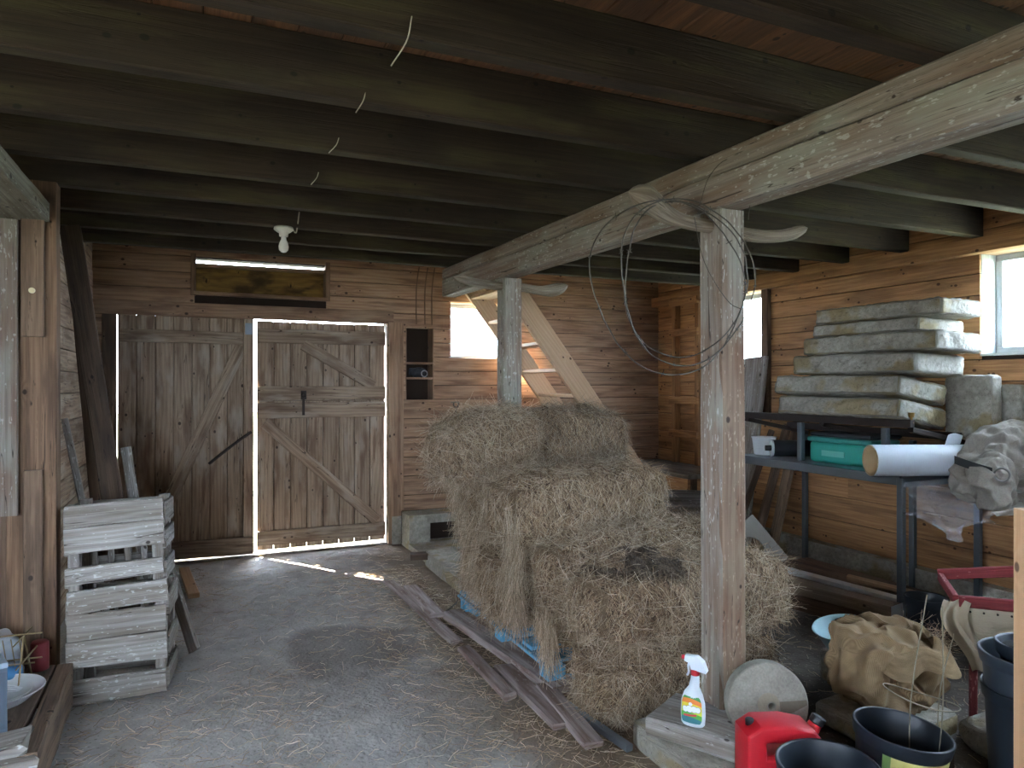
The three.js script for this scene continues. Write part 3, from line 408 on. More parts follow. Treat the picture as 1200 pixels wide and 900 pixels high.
// ---------------------------------------------------------------- kerb, plinth, floor boards
function kerb(x0, x1, z0, z1, h, label) { const g = lump(x1 - x0, h + 0.04, z1 - z0, 14, [6, 4, Math.max(6, Math.round((z1 - z0) * 12))], (q) => 0.008 * noise3(q.x * 9, q.y * 9, q.z * 9, 15)); const o = solo('concrete_kerb', g, M.conc, label, 'kerb'); o.position.set((x0 + x1) / 2, h / 2 - 0.02, (z0 + z1) / 2); return o; }
kerb(1.72, 1.98, -5.68, -4.62, 0.12, 'low rough concrete kerb running from the back wall to the hay');
kerb(1.66, 2.2, -2.52, -2.03, 0.09, 'low rough concrete kerb under the post with the barbed wire');
{ const o = plank(scene, 'timber_block', M.grey, [1.62, 0.125, -2.42], [1.80, 0.125, -2.08], 0.075, 0.30, { segs: 6, rough: 0.008, c: 0.012, tint: 0.95 }); o.position.x = 1.86; o.position.y = 0.132; o.position.z = -2.26; tag(o, 'grey timber block on the kerb carrying the spray bottle', 'block');
  const q = plank(scene, 'timber_offcut', M.brown, [1.80, 0.115, -1.98], [2.10, 0.115, -1.90], 0.05, 0.07, { segs: 3, rough: 0.006, ragged: 0.03 }); tag(q, 'broken brown timber offcut beside the grindstone', 'timber'); }
// concrete feeding box at the back wall
{ const b = thing('concrete_trough', 'low concrete block with a dark square opening at the back wall', 'trough', [2.07, 0, ZB + 0.18]);
  part(b, 'body', wallCells(-0.32, 0.36, -0.02, 0.30, [[-0.12, 0.3, 0.02, 0.22]], (a, c, d, e) => box(a, c, d, e, -0.12, 0.14)), M.conc); part(b, 'back', box(-0.32, 0.36, 0, 0.3, -0.13, -0.1), M_back); 
  const g = solo('concrete_slab', box(1.74, 2.5, 0.0, 0.05, ZB + 0.33, ZB + 0.85), M.conc, 'thin concrete slab on the floor in front of the trough', 'slab'); }
[[1.31, -5.23, 1.36, -3.84, 0.075, 0.02, 'long narrow brown board on the floor, its far end towards the barn door'], [1.41, -5.0, 1.385, -4.27, 0.10, 0.03, 'short wide brown board lying beside the narrow one near the kerb'], [1.50, -4.30, 1.625, -3.0, 0.15, 0.045, 'widest brown board lying along the blue pallet'], [1.36, -3.72, 1.355, -3.06, 0.07, 0.03, 'short brown board lying alone on the concrete'], [1.46, -3.40, 1.45, -2.70, 0.10, 0.03, 'brown board between the lone board and the splintered one'], [1.54, -3.08, 1.475, -2.49, 0.085, 0.03, 'splintered brown board reaching towards the timber block']]
  .forEach(([x0, z0, x1, z1, w, t, label], i) => { const y = t / 2 + (i === 5 ? 0.012 : 0.0); const o = plank(scene, 'floor_board', M.rail, [x0, y, z0], [x1, y + (i === 1 ? 0.02 : 0), z1], t, w, { segs: 10, rough: 0.004, ragged: 0.02, tint: rr(0.9, 1.05) }); tag(o, label, 'board', 'boards lying along the hay'); });
{ const o = plank(scene, 'floor_board', M.brown, [1.60, 0.075, -5.66], [2.2, 0.08, -5.5], 0.05, 0.1, { tint: 0.75 }); tag(o, 'dark brown timber lying across the kerb by the trough', 'board');
  const p = solo('bent_rod', tube([[1.44, 0.01, -4.35], [1.55, 0.05, -4.40], [1.70, 0.16, -4.46]], 0.006, 14, 5), M.wire, 'thin bent iron rod leaning against the shaggy hay', 'rod'); part(p, 'stake', tube([[1.60, 0.0, -4.42], [1.605, 0.2, -4.42]], 0.006, 4, 5), M.wire); }

// ---------------------------------------------------------------- left side: post, shelf beam, crates, leaning timbers, clutter
{ const p = thing('door_post', 'broad brown upright timber with a bracket board bolted near its top', 'post', [0, 0, 0]);
  plank(p, 'upright', M.brown, [-0.71, 0, -3.95], [-0.71, 2.45, -3.95], 0.2, 0.1, { segs: 10, rough: 0.003, tint: 1.25, tintColor: [1.06, 0.98, 0.9] });
  const bb = plank(p, 'bracket_board', M.brown, [-0.70, 1.72, -3.88], [-0.70, 2.30, -3.88], 0.09, 0.04, { tint: 1.3 });
  plank(p, 'lower_board', M.brown, [-0.70, 0.0, -3.885], [-0.70, 1.10, -3.885], 0.075, 0.035, { tint: 1.15 });
  const g = new THREE.CylinderGeometry(0.013, 0.013, 0.012, 14); g.rotateX(Math.PI / 2); g.translate(-0.70, 1.93, -3.855); g.applyMatrix4((bb.updateMatrix(), bb.matrix.clone().invert())); part(bb, 'bolt', g, mat(0xd8c9a0, 0.4), 'pale round bolt head'); }
{ const o = plank(scene, 'beam_stub', M.grey, [-0.76, 2.305, -2.95], [-0.76, 2.305, -4.0], 0.09, 0.24, { segs: 6, rough: 0.004, tint: 0.75, tintColor: [0.95, 1, 0.85] }); tag(o, 'short mossy beam end resting on the broad brown upright', 'beam'); }
{ const o = plank(scene, 'spattered_board', M.paint, [-0.835, 0.9, -3.86], [-0.835, 2.25, -3.86], 0.16, 0.03, { tint: 0.75 }); tag(o, 'grey upright board spattered with white paint beside the broad upright', 'board'); }
{ const d = plank(scene, 'latch_board', M.grey, [-0.76, 1.40, -4.75], [-0.76, 1.98, -4.75], 0.12, 0.03, { tint: 0.95, up: [0, 0, 1] }); tag(d, 'short whitish upright board with a hook on the passage wall', 'board'); part(d, 'hook', (() => { const g = new THREE.TorusGeometry(0.025, 0.004, 6, 14, 4); g.translate(0.1, 0.0, 0.02); return g; })(), M.iron); }
[[[-0.70, 2.44, -4.9], [-0.33, 0.02, -4.55], 0.11, 0.035, M.brown, 0.62, 'long dark plank leaning high against the passage wall'], [[-0.66, 1.95, -4.95], [-0.46, 0.02, -4.62], 0.07, 0.03, M.brown, 0.95, 'thin brown lath leaning behind the long dark plank'], [[-0.70, 1.30, -4.72], [-0.42, 0.02, -4.42], 0.035, 0.035, M.grey, 0.95, 'round grey pole leaning behind the crates'], [[-0.42, 1.10, -5.05], [-0.24, 0.02, -4.7], 0.06, 0.02, M.grey, 1.1, 'pale thin lath leaning between the crates and the door'], [[-0.22, 0.62, -4.62], [-0.02, 0.015, -4.3], 0.09, 0.025, M.grey, 0.85, 'short grey board propped against the side of the crates']]
  .forEach(([a, b, w, t, m, tint, label]) => tag(plank(scene, 'leaning_timber', m, a, b, w, t, { segs: 6, rough: 0.002, tint }), label, 'timber', 'timbers leaning by the passage wall'));
{ const o = plank(scene, 'wood_offcut', M.fresh, [-0.105, 0.02, -6.2], [-0.03, 0.02, -5.4], 0.035, 0.075, { tint: 0.8 }); tag(o, 'small fresh wood offcut on the floor behind the crates', 'offcut'); }
function crate(label, at, turn, W, H, D, slats, o = {}) {
  const c = thing('wooden_crate', label, 'crate', at, turn, 'stacked slatted crates'); c.rotation.z = o.lean ?? 0; c.rotation.x = o.back ?? 0;
  for (const sx of [-1, 1]) for (const sz of [-1, 1]) plank(c, 'corner_post', M.grey, [sx * (W / 2 - 0.03), 0.005, sz * (D / 2 - 0.035)], [sx * (W / 2 - 0.03), H - 0.005, sz * (D / 2 - 0.035)], 0.05, 0.045, { tint: 0.9 });
  for (const [y0, y1, tilt = 0] of slats) plank(c, 'slat', M.grey, [-W / 2 + rr(-0.004, 0.004), mix(y0, y1, 0.5) - tilt, D / 2], [W / 2 + rr(-0.004, 0.004), mix(y0, y1, 0.5) + tilt, D / 2], y1 - y0, 0.022, { segs: 8, rough: 0.004, tint: rr(0.98, 1.12) });
  for (const [y0, y1] of [[0.03, 0.12], [0.18, 0.27], [H - 0.13, H - 0.02]]) { plank(c, 'slat', M.grey, [-W / 2, (y0 + y1) / 2, -D / 2], [W / 2, (y0 + y1) / 2, -D / 2], y1 - y0, 0.018, { tint: 0.8 }); for (const s of [-1, 1]) plank(c, 'slat', M.grey, [s * W / 2, (y0 + y1) / 2, -D / 2 + 0.012], [s * W / 2, (y0 + y1) / 2, D / 2 - 0.014], y1 - y0, 0.018, { tint: 0.85 }); }
  if (o.inner) for (let i = 0; i < 5; i++) plank(c, 'bottom_slat', M.grey, [-W / 2 + 0.07 + i * 0.075, 0.02, -D / 2 + 0.05], [-W / 2 + 0.05 + i * 0.075, H - 0.04, -D / 2 + 0.03], 0.03, 0.015, { tint: 0.8 });
  return c;
}
crate('lower weathered slatted crate standing on the floor by the broad upright', [-0.335, 0.0, -3.99], -0.10, 0.425, 0.50, 0.32, [[0.0, 0.115, 0.01], [0.17, 0.30, 0.006], [0.302, 0.425, 0.006], [0.435, 0.54, 0.016]]);
crate('upper weathered slatted crate with a wide top board on the lower crate', [-0.345, 0.505, -4.0], -0.10, 0.42, 0.425, 0.30, [[0.055, 0.135, 0.012], [0.20, 0.32, 0.008], [0.321, 0.425, 0.006]], { inner: true, back: -0.03, lean: 0.02 });
// platform and kitchen clutter
{ const p = thing('clutter_platform', 'low rough timber platform holding old kitchen clutter', 'platform', [0, 0, 0]);
  plank(p, 'edge_timber', M.brown, [-0.57, 0.1, -3.84], [-0.55, 0.1, -2.95], 0.2, 0.06, { segs: 8, rough: 0.008, tint: 1.1 });
  plank(p, 'edge_timber', M.grey, [-1.7, 0.1, -2.95], [-0.53, 0.1, -2.93], 0.2, 0.06, { segs: 8, rough: 0.01, tint: 0.9, ragged: 0.06 });
  for (let x = -0.70; x > -2.0; x -= 0.2) plank(p, 'deck_board', M.brown, [x, 0.185, -3.84], [x, 0.185, -3.0], 0.19, 0.03, { up: [1, 0, 0], tint: 0.9 });
  plank(p, 'broken_board', M.grey, [-1.3, 0.222, -3.02], [-0.56, 0.216, -3.02], 0.03, 0.16, { segs: 10, rough: 0.01, ragged: 0.03, tint: 1.0 }); }
const china = mat(0xd9dde0, 0.25);
function dish(name, r, h, label, at, tilt = 0, m = china) { const g = lathe([[0, 0], [r * 0.55, 0], [r * 0.6, 0.004], [r * 0.96, h], [r, h + 0.003], [r * 0.97, h + 0.008], [r * 0.58, 0.012], [0, 0.01]], 40); const o = solo(name, g, m, label, 'dish'); o.position.set(...at); o.rotation.set(0.0, 0, tilt); return o; }
dish('serving_dish', 0.16, 0.05, 'large grey white serving dish on the platform', [-0.74, 0.202, -3.46]);
{ const d = dish('dinner_plate', 0.11, 0.02, 'white plate with printed paper lying in the large dish', [-0.735, 0.222, -3.45]);
  const cv = document.createElement('canvas'); cv.width = 256; cv.height = 256; const g = cv.getContext('2d'); g.fillStyle = '#dfe2e8'; g.fillRect(0, 0, 256, 256); g.fillStyle = '#7b7f96'; for (let i = 0; i < 16; i++) g.fillRect(14, 12 + i * 15, 90 + ((i * 53) % 130), 5); g.fillStyle = '#5b5068'; g.fillRect(20, 100, 210, 9); const t = new THREE.CanvasTexture(cv); t.colorSpace = THREE.SRGBColorSpace;
  const pg = paramGrid((u, v) => [-0.07 + 0.14 * u, 0.025 + 0.03 * v * v + 0.008 * Math.sin(u * 5), -0.08 + 0.15 * v], 8, 8); part(d, 'paper', pg, new THREE.MeshStandardMaterial({ map: t, roughness: 0.9, side: THREE.DoubleSide }), 'sheet of printed paper'); }
{ const b = thing('metal_box', 'slate blue metal panel box standing on edge on the platform', 'box', [-0.715, 0.202, -3.19], 0.35); b.scale.set(0.62, 1.05, 0.5); part(b, 'body', (() => { const g = new RoundedBoxGeometry(0.16, 0.24, 0.24, 2, 0.008); g.translate(0, 0.12, 0); return g; })(), mat(0x56606c, 0.5)); part(b, 'lid', (() => { const g = new RoundedBoxGeometry(0.166, 0.02, 0.246, 2, 0.006); g.translate(0, 0.242, 0); return g; })(), mat(0x98a6b4, 0.45)); part(b, 'front_plate', box(-0.07, 0.07, 0.02, 0.22, 0.12, 0.124), mat(0x4e5864, 0.5)); }
{ const r = thing('dish_rack', 'folding gold wire dish rack among the kitchen clutter', 'rack', [-0.80, 0.202, -3.60], 1.5), gold = mat(0x8d7a58, 0.45, { metalness: 0.4 }); r.scale.setScalar(0.85); 
  for (const z of [-0.14, 0.14]) { part(r, 'frame_leg', tube([[-0.10, 0.0, z], [0.0, 0.27, z]], 0.004, 4, 6), gold); part(r, 'frame_leg', tube([[0.14, 0.0, z], [0.0, 0.27, z]], 0.004, 4, 6), gold); }
  part(r, 'top_rod', tube([[0, 0.27, -0.16], [0, 0.27, 0.22]], 0.004, 4, 6), gold); part(r, 'side_rod', tube([[0.08, 0.12, -0.16], [0.08, 0.12, 0.2]], 0.004, 4, 6), gold); part(r, 'side_rod', tube([[-0.05, 0.14, -0.16], [-0.05, 0.14, 0.2]], 0.004, 4, 6), gold);
  part(r, 'cross_rod', tube([[-0.16, 0.265, 0.14], [0.14, 0.262, 0.14]], 0.004, 4, 6), gold); part(r, 'cross_rod', tube([[-0.16, 0.15, 0.15], [0.19, 0.145, 0.15]], 0.004, 4, 6), gold);
  for (let i = 0; i < 8; i++) part(r, 'wire', tube([[-0.02 + i * 0.004, 0.25, -0.12 + i * 0.034], [0.1, 0.02, -0.12 + i * 0.034]], 0.0028, 3, 5), gold); }
{ const o = solo('plastic_bag', lump(0.26, 0.2, 0.2, 2.2, [24, 20, 20], (q) => 0.03 * noise3(q.x * 18, q.y * 18, q.z * 18, 31)), new THREE.MeshPhysicalMaterial({ color: 0xc2c8cc, roughness: 0.3, transmission: 0.35, thickness: 0 }), 'crumpled cloudy plastic bag behind the dish rack', 'bag'); o.position.set(-0.84, 0.31, -3.74);
  const s = solo('milk_carton', new RoundedBoxGeometry(0.08, 0.12, 0.08, 2, 0.006), mat(0xc3ccd4, 0.5), 'small pale carton lying on top of the clutter', 'carton'); s.position.set(-0.90, 0.40, -3.48); s.rotation.set(0.4, 0.4, 0.5); part(s, 'cap', (() => { const g = new THREE.CylinderGeometry(0.018, 0.018, 0.02, 14); g.translate(0, 0.07, 0); return g; })(), mat(0xd8d4a4, 0.5)); part(s, 'eye_spot', (() => { const g = new THREE.CylinderGeometry(0.02, 0.02, 0.004, 14); g.rotateX(1.57); g.translate(0, 0, 0.041); return g; })(), mat(0x2a2f36, 0.5), 'dark round spot');
  const c = solo('paint_pot', lathe([[0, 0], [0.05, 0], [0.052, 0.005], [0.052, 0.11], [0.055, 0.114], [0.05, 0.118], [0.046, 0.112], [0, 0.108]], 24), mat(0xc7cf9a, 0.5), 'small pale yellow tin standing against the metal box', 'tin'); c.position.set(-0.86, 0.20, -3.66);
  const b = solo('blue_rag', lump(0.13, 0.08, 0.12, 2.2, [14, 10, 14], (q) => 0.02 * noise3(q.x * 30, q.y * 30, q.z * 30, 33)), mat(0x4d86b8, 0.9), 'crumpled blue rag between the rack and the dish', 'rag'); b.position.set(-0.76, 0.25, -3.66);
  const d = solo('red_can', lathe([[0, 0], [0.035, 0], [0.037, 0.004], [0.037, 0.12], [0.03, 0.13], [0, 0.13]], 20), mat(0x6e2428, 0.6), 'dull red can behind the plastic bag', 'can'); d.position.set(-0.66, 0.202, -3.80); }

// ---------------------------------------------------------------- right side: rack, slabs, things on and under the rack
{ const s = thing('steel_rack', 'steel angle rack carrying the concrete slabs and rolls', 'rack', [0, 0, 0]);
  const x0 = 3.88, x1 = 4.60, z0 = -4.35, z1 = -2.93, leg = (x, z, h) => plank(s, 'leg', M.steel, [x, 0.02, z], [x, h, z], 0.038, 0.038, { c: 0.003 });
  const steel = new THREE.MeshStandardMaterial({ color: 0x666e75, metalness: 0.7, roughness: 0.45 });
  for (const [x, z, h] of [[x0, z1, 0.93], [x0, z0, 0.96], [x1, z1, 1.1], [x1, z0, 1.1], [4.62, -3.4, 1.1]]) { const l = leg(x, z, h); l.material = steel; }
  for (const [a, b, y] of [[[x0, z0], [x0, z1], 0.915], [[x1, z0], [x1, z1], 0.915], [[x0, z1], [x1, z1], 0.905], [[x0, z0], [x1, z0], 0.915]]) plank(s, 'rail', steel, [a[0], y, a[1]], [b[0], y, b[1]], 0.06, 0.03, { c: 0.003 });
  part(s, 'shelf_sheet', box(x0, x1, 0.935, 0.943, z0, z1), M.steel);
  for (const [x, yy] of [[3.98, 1.255], [4.42, 1.165]]) plank(s, 'upper_rail', M.iron.clone(), [x, yy, z0], [x, yy, z1 + 0.0], 0.05, 0.04, { c: 0.003 });
  for (const z of [z0 + 0.02, -3.6, z1]) plank(s, 'cross_bar', M.iron.clone(), [3.96, 1.222, z], [4.60, 1.10, z], 0.03, 0.04, { c: 0.003 });
  plank(s, 'upper_leg', steel, [4.0, 0.94, -3.82], [4.0, 1.22, -3.82], 0.04, 0.04, { c: 0.003 });
  plank(s, 'upper_leg', steel, [4.0, 0.94, z1 - 0.2], [4.0, 1.22, z1 - 0.2], 0.04, 0.04, { c: 0.003 });
   }
// slabs: near top corner x, z, length back along z, yaw
const slabs = [[3.92, -2.99, 1.02, 0.46, 1.29, 0.13, -0.02, -0.19, 'bottom concrete slab of the stack on the steel rack'], [3.92, -2.99, 1.03, 0.47, 1.435, 0.13, 0.0, -0.17, 'second concrete slab up in the rack stack'], [3.95, -2.90, 0.95, 0.50, 1.568, 0.135, 0.02, -0.05, 'third concrete slab up in the rack stack, its bright end jutting out'], [4.01, -2.80, 1.0, 0.46, 1.706, 0.125, 0.03, -0.04, 'third concrete slab from the top of the rack stack, with pale green stain'], [4.03, -2.93, 0.82, 0.44, 1.834, 0.085, 0.0, -0.04, 'thin concrete slab second from the top of the stack'], [4.05, -2.80, 0.92, 0.42, 1.921, 0.105, 0.04, -0.02, 'topmost concrete slab with a crumbling end beside the window']];
slabs.forEach(([x, z, L, W, y, t, yaw, roll, label], i) => { const g = lump(W, t, L, 26, [18, 8, 34], (q) => { const e = Math.max(Math.abs(q.x) / (W / 2), Math.abs(q.z) / (L / 2)); return 0.006 * noise3(q.x * 14 + i * 9, q.y * 14, q.z * 14, 41) + 0.005 * noise3(q.x * 40, q.y * 40 + i, q.z * 40, 42) - 0.012 * sstep(0.9, 1, e) * Math.max(0, noise3(q.x * 18, q.y * 22, q.z * 18 + i, 43)); }); const u = g.attributes.uv; for (let k = 0; k < u.count; k++) u.setXY(k, u.getX(k) + i * 0.37, u.getY(k) + i * 0.53); g.translate(W / 2, t / 2, -L / 2); const o = solo('concrete_slab', g, M.conc, label, 'slab', 'concrete slabs on the rack'); o.position.set(x, y, z); o.rotation.set(0, yaw, roll); });
for (const [z, w, d, h, x, label] of [[-2.90, 0.11, 0.3, 0.61, 4.50, 'upright concrete slab on edge under the projecting slabs'], [-2.80, 0.09, 0.28, 0.55, 4.63, 'short upright concrete slab against the board wall']]) { const g = lump(w, h, d, 20, [8, 24, 12], (q) => 0.005 * noise3(q.x * 30, q.y * 20, q.z * 30, 44)); const o = solo('concrete_slab', g, M.conc, label, 'slab', 'concrete slabs on the rack'); o.position.set(x, 0.947 + h / 2, z); }
// turquoise box
{ const b = thing('turquoise_box', 'turquoise plastic tool box on the steel rack under the slabs', 'box', [4.16, 0.943, -3.52], Math.PI / 2); const m = mat(0x2fa493, 0.4); part(b, 'body', (() => { const g = new RoundedBoxGeometry(0.52, 0.15, 0.26, 3, 0.03); g.translate(0, 0.075, 0); return g; })(), m); part(b, 'lid', (() => { const g = new RoundedBoxGeometry(0.54, 0.035, 0.28, 3, 0.015); g.translate(0, 0.165, 0); return g; })(), mat(0x3f8f88, 0.4)); part(b, 'label_strip', box(-0.05, 0.14, 0.05, 0.09, -0.134, -0.13), mat(0x74c4b6, 0.4), 'paler strip'); 
  const t = solo('dark_tray', new RoundedBoxGeometry(0.3, 0.03, 0.5, 2, 0.008), mat(0x24272b, 0.6), 'flat dark tray lying on the turquoise box', 'tray'); t.position.set(4.22, 1.14, -3.55); part(t, 'edge', new RoundedBoxGeometry(0.31, 0.012, 0.51, 2, 0.005), mat(0x35393e, 0.6)); }
// white roll (paper) end and cup
{ const r = thing('foil_roll', 'black wrapped roll with a white end disc on the steel rack', 'roll', [3.99, 1.012, -4.10], 0); const d = [Math.cos(0.35), -Math.sin(0.35)];
  const cy = new THREE.CylinderGeometry(0.062, 0.062, 0.45, 28); cy.rotateZ(Math.PI / 2); cy.translate(0.235, 0, 0); const mk = (g) => { g.rotateY(0.35); return g; };
  part(r, 'wrap', mk(cy), mat(0x1f2226, 0.4)); const e = new THREE.CylinderGeometry(0.064, 0.064, 0.012, 28); e.rotateZ(Math.PI / 2); e.translate(0.004, 0, 0); part(r, 'end_disc', mk(e), mat(0xd6dade, 0.5), 'white end disc'); const k = new THREE.CylinderGeometry(0.02, 0.022, 0.05, 18); k.rotateZ(Math.PI / 2); k.translate(-0.02, 0, 0); part(r, 'knob', mk(k), mat(0x16181a, 0.4), 'black plastic knob'); r.rotation.y = -0.9; }
{ const c = solo('white_tub', lathe([[0, 0], [0.07, 0], [0.075, 0.004], [0.09, 0.13], [0.096, 0.135], [0.094, 0.14], [0.086, 0.135], [0.07, 0.01], [0, 0.01]], 30), mat(0xd3d8dc, 0.4), 'white plastic tub on the far end of the steel rack', 'tub'); c.position.set(4.08, 0.944, -4.27); }
{ const t = thing('cardboard_tube', 'thick white wrapped cardboard tube lying across the rack end', 'tube', [3.70, 1.04, -3.0], -0.40); const L = 0.80, o = new THREE.CylinderGeometry(0.094, 0.094, L, 40, 1, true); o.rotateZ(Math.PI / 2); o.translate(L / 2, 0, 0); part(t, 'wrap', o, mat(0xbcc3ca, 0.5, { side: THREE.DoubleSide })); const i = new THREE.CylinderGeometry(0.084, 0.084, L, 40, 1, true); i.rotateZ(Math.PI / 2); i.translate(L / 2, 0, 0); part(t, 'core', i, mat(0xd6b98e, 0.8, { side: THREE.DoubleSide }), 'tan cardboard core'); const ring = new THREE.RingGeometry(0.084, 0.094, 40); ring.rotateY(-Math.PI / 2); part(t, 'rim', ring, mat(0xcbb08a, 0.8, { side: THREE.DoubleSide })); const re = ring.clone(); re.translate(L, 0, 0); part(t, 'rim', re, mat(0xcbb08a, 0.8, { side: THREE.DoubleSide })); }
{ const s = solo('paper_sheet', paramGrid((u, v) => [0.14 * u, 0.09 * v + 0.01 * Math.sin(u * 4), 0.03 * v], 6, 4), mat(0xdce2e8, 0.8, { side: THREE.DoubleSide }), 'white folded paper standing behind the cardboard tube', 'paper'); s.position.set(4.16, 1.10, -2.86); }
// grey work jacket heaped on the rack end
const clothTex = dataTex(256, 256, (u, v) => mix3([122, 116, 108], [160, 152, 142], clamp(0.5 * fbm(u * 8, v * 8, 8, 8, 4, 71) + 0.4 * hash(Math.floor(u * 256), Math.floor(v * 256), 5))));
const fold = (x, y, z, s) => { const n = noise3(x * 6, y * 6, z * 6, s) + 0.5 * noise3(x * 13, y * 13, z * 13, s + 1); return 1 - Math.abs(n) * 1.6; };
{ const j = thing('work_jacket', 'crumpled grey beige jacket with a black strap heaped on the rack end', 'jacket', [4.33, 0.95, -2.62]); const m = new THREE.MeshStandardMaterial({ map: clothTex, bumpMap: lumpBump, bumpScale: 0.004, roughness: 0.95 });
  const g = lump(0.62, 0.42, 0.36, 2.5, [50, 34, 30], (q) => 0.04 * fold(q.x + q.y * 0.5, q.y - q.x * 0.6, q.z, 51) + 0.022 * fold(q.x * 2.4 + q.y, q.y * 1.2 - q.x, q.z * 2, 53) - 0.03); const p = g.attributes.position; for (let i = 0; i < p.count; i++) p.setY(i, p.getY(i) + 0.08 + 0.25 * p.getX(i)); g.computeVertexNormals(); part(j, 'cloth', g, m);
  const g2 = lump(0.26, 0.30, 0.2, 2.3, [28, 28, 20], (q) => 0.03 * fold(q.x * 1.4, q.y * 1.2, q.z, 55) + 0.016 * fold(q.x * 3.5, q.y * 1.6, q.z * 2, 57) - 0.02); g2.rotateZ(0.5); g2.translate(-0.28, 0.0, 0.12); part(j, 'sleeve', g2, m);
  const strap = part(j, 'strap', paramGrid((u, v) => [-0.425 + 0.03 * u - 0.012 * Math.sin(u * 3.1), 0.10 - 0.05 * u + 0.045 * v, 0.0 + 0.19 * u], 10, 3), mat(0x1f1f20, 0.7, { side: THREE.DoubleSide }), 'black webbing strap'); 
  const t = new THREE.TorusGeometry(0.035, 0.006, 8, 24); t.rotateY(-0.9); t.translate(-0.37, 0.06, 0.225); part(strap, 'ring', t, mat(0x6f6a66, 0.5)); }
// clear plastic sheet hanging from the rack end
{ const g = paramGrid((u, v) => { const w = 0.62 * u, drop = v * (0.33 - 0.22 * Math.abs(u - 0.42) * 1.6); return [3.83 + w * 0.99 + 0.02 * noise3(u * 7, v * 7, 0, 61), 0.915 - drop - 0.04 * u * v, -2.88 + 0.06 * v + 0.05 * fold(u * 1.2, v, 0, 62) * v + 0.02 * Math.sin(u * 22 + v * 4) * v + 0.16 * u * v]; }, 40, 30);
  solo('plastic_sheet', g, new THREE.MeshPhysicalMaterial({ color: 0xf2f6fa, roughness: 0.06, transmission: 0.74, thickness: 0, ior: 1.45, side: THREE.DoubleSide, clearcoat: 1, clearcoatRoughness: 0.1 }), 'crumpled clear plastic sheet hanging from the rack end', 'plastic sheet');
  const h = paramGrid((u, v) => { return [4.18 + 0.55 * u, 0.90 - 0.16 * v * (1 - 0.3 * u) + 0.08 * u, -2.55 + 0.06 * noise3(u * 6, v * 6, 1, 63) + 0.25 * u]; }, 24, 14);
  solo('plastic_bag', h, new THREE.MeshPhysicalMaterial({ color: 0xe6e4dc, roughness: 0.18, transmission: 0.62, thickness: 0, side: THREE.DoubleSide }), 'clear plastic bag trailing under the grey jacket', 'bag'); }
{ const v = thing('brass_valve', 'small brass valve hanging in front of the bottom slab', 'valve', [3.99, 1.20, -2.945]); const br = mat(0x8f7040, 0.4, { metalness: 0.7 }); part(v, 'stem', tube([[0, 0, 0], [0, 0.1, 0]], 0.008, 3, 8), br); part(v, 'body', (() => { const g = new THREE.CylinderGeometry(0.016, 0.012, 0.03, 10); g.translate(0, 0.05, 0); return g; })(), br); part(v, 'cap', (() => { const g = new THREE.CylinderGeometry(0.02, 0.016, 0.03, 10); g.translate(0, 0.11, 0); return g; })(), br); }
// low platform under the rack with rails
{ const p = thing('low_platform', 'low dusty board platform under the steel rack', 'platform', [0, 0, 0]); plank(p, 'front_timber', M.brown, [3.60, 0.05, -3.82], [3.79, 0.05, -3.0], 0.1, 0.1, { tint: 0.8, segs: 6, rough: 0.005 }); 
  for (let i = 0; i < 4; i++) plank(p, 'deck_board', M.brown, [4.02 + i * 0.135, 0.09, -4.22], [4.02 + i * 0.135, 0.09, -2.5], 0.13, 0.025, { up: [1, 0, 0], tint: 1.15 });
  for (const z of [-4.15, -3.4, -2.6]) plank(p, 'bearer', M.brown, [3.95, 0.04, z], [4.56, 0.04, z], 0.075, 0.07, { tint: 0.7 }); }
const alu = new THREE.MeshStandardMaterial({ color: 0xdde1e5, metalness: 0.4, roughness: 0.3 });
{ const r1 = plank(scene, 'aluminium_rail', alu, [3.95, 0.125, -4.12], [4.12, 0.125, -2.72], 0.03, 0.08, { c: 0.003 }); tag(r1, 'long shiny aluminium rail lying on the low platform', 'rail');
  const r2 = plank(scene, 'boxed_profile', alu, [3.60, 0.145, -3.85], [3.80, 0.145, -2.90], 0.075, 0.13, { c: 0.003 }); r2.material = wood([110, 92, 76], [150, 128, 108], { seed: 151, knots: 3 }); tag(r2, 'brown wrapped profile with a white end face beside the aluminium rail', 'profile'); 
  const e = box(-0.002, 0.002, -0.04, 0.04, -0.067, 0.067); e.translate(r2.geometry.boundingBox ? 0 : 0, 0, 0); const L = Math.hypot(0.2, 0.95); e.translate(L / 2 + 0.003, 0, 0); part(r2, 'end_cap', e, mat(0xd4d8dc, 0.5), 'white end face'); for (const s of [-1]) part(r2, 'edge_strip', box(-L / 2, L / 2, -0.04, -0.03, s * 0.066 - 0.003, s * 0.066 + 0.002), alu);
  const r3 = plank(scene, 'round_pole', M.fresh, [4.22, 0.125, -3.6], [4.36, 0.125, -2.62], 0.045, 0.045, { c: 0.014, tint: 0.85 }); tag(r3, 'pale wooden pole behind the aluminium rail', 'pole'); }
function potGeo(r0, r1, h, lip = 0.012) { return lathe([[0, 0], [r0, 0], [r0 + 0.004, 0.006], [r1 - 0.004, h - 0.05], [r1 + lip * 0.4, h - 0.045], [r1 + lip, h - 0.004], [r1 + lip * 0.6, h], [r1 - 0.002, h - 0.004], [r1 - 0.008, h - 0.05], [r0 - 0.004, 0.012], [0, 0.012]], 40); }
const soil = mat(0x17120e, 1);
function pot(name, label, at, r0, r1, h, m = M.black, fill = 0.4) { const o = solo(name, potGeo(r0, r1, h), m, label, 'bucket'); o.position.set(...at); const s = new THREE.CircleGeometry(mix(r0, r1, fill) - 0.008, 28); s.rotateX(-Math.PI / 2); s.translate(0, h * fill, 0); part(o, 'dark_contents', s, soil); return o; }
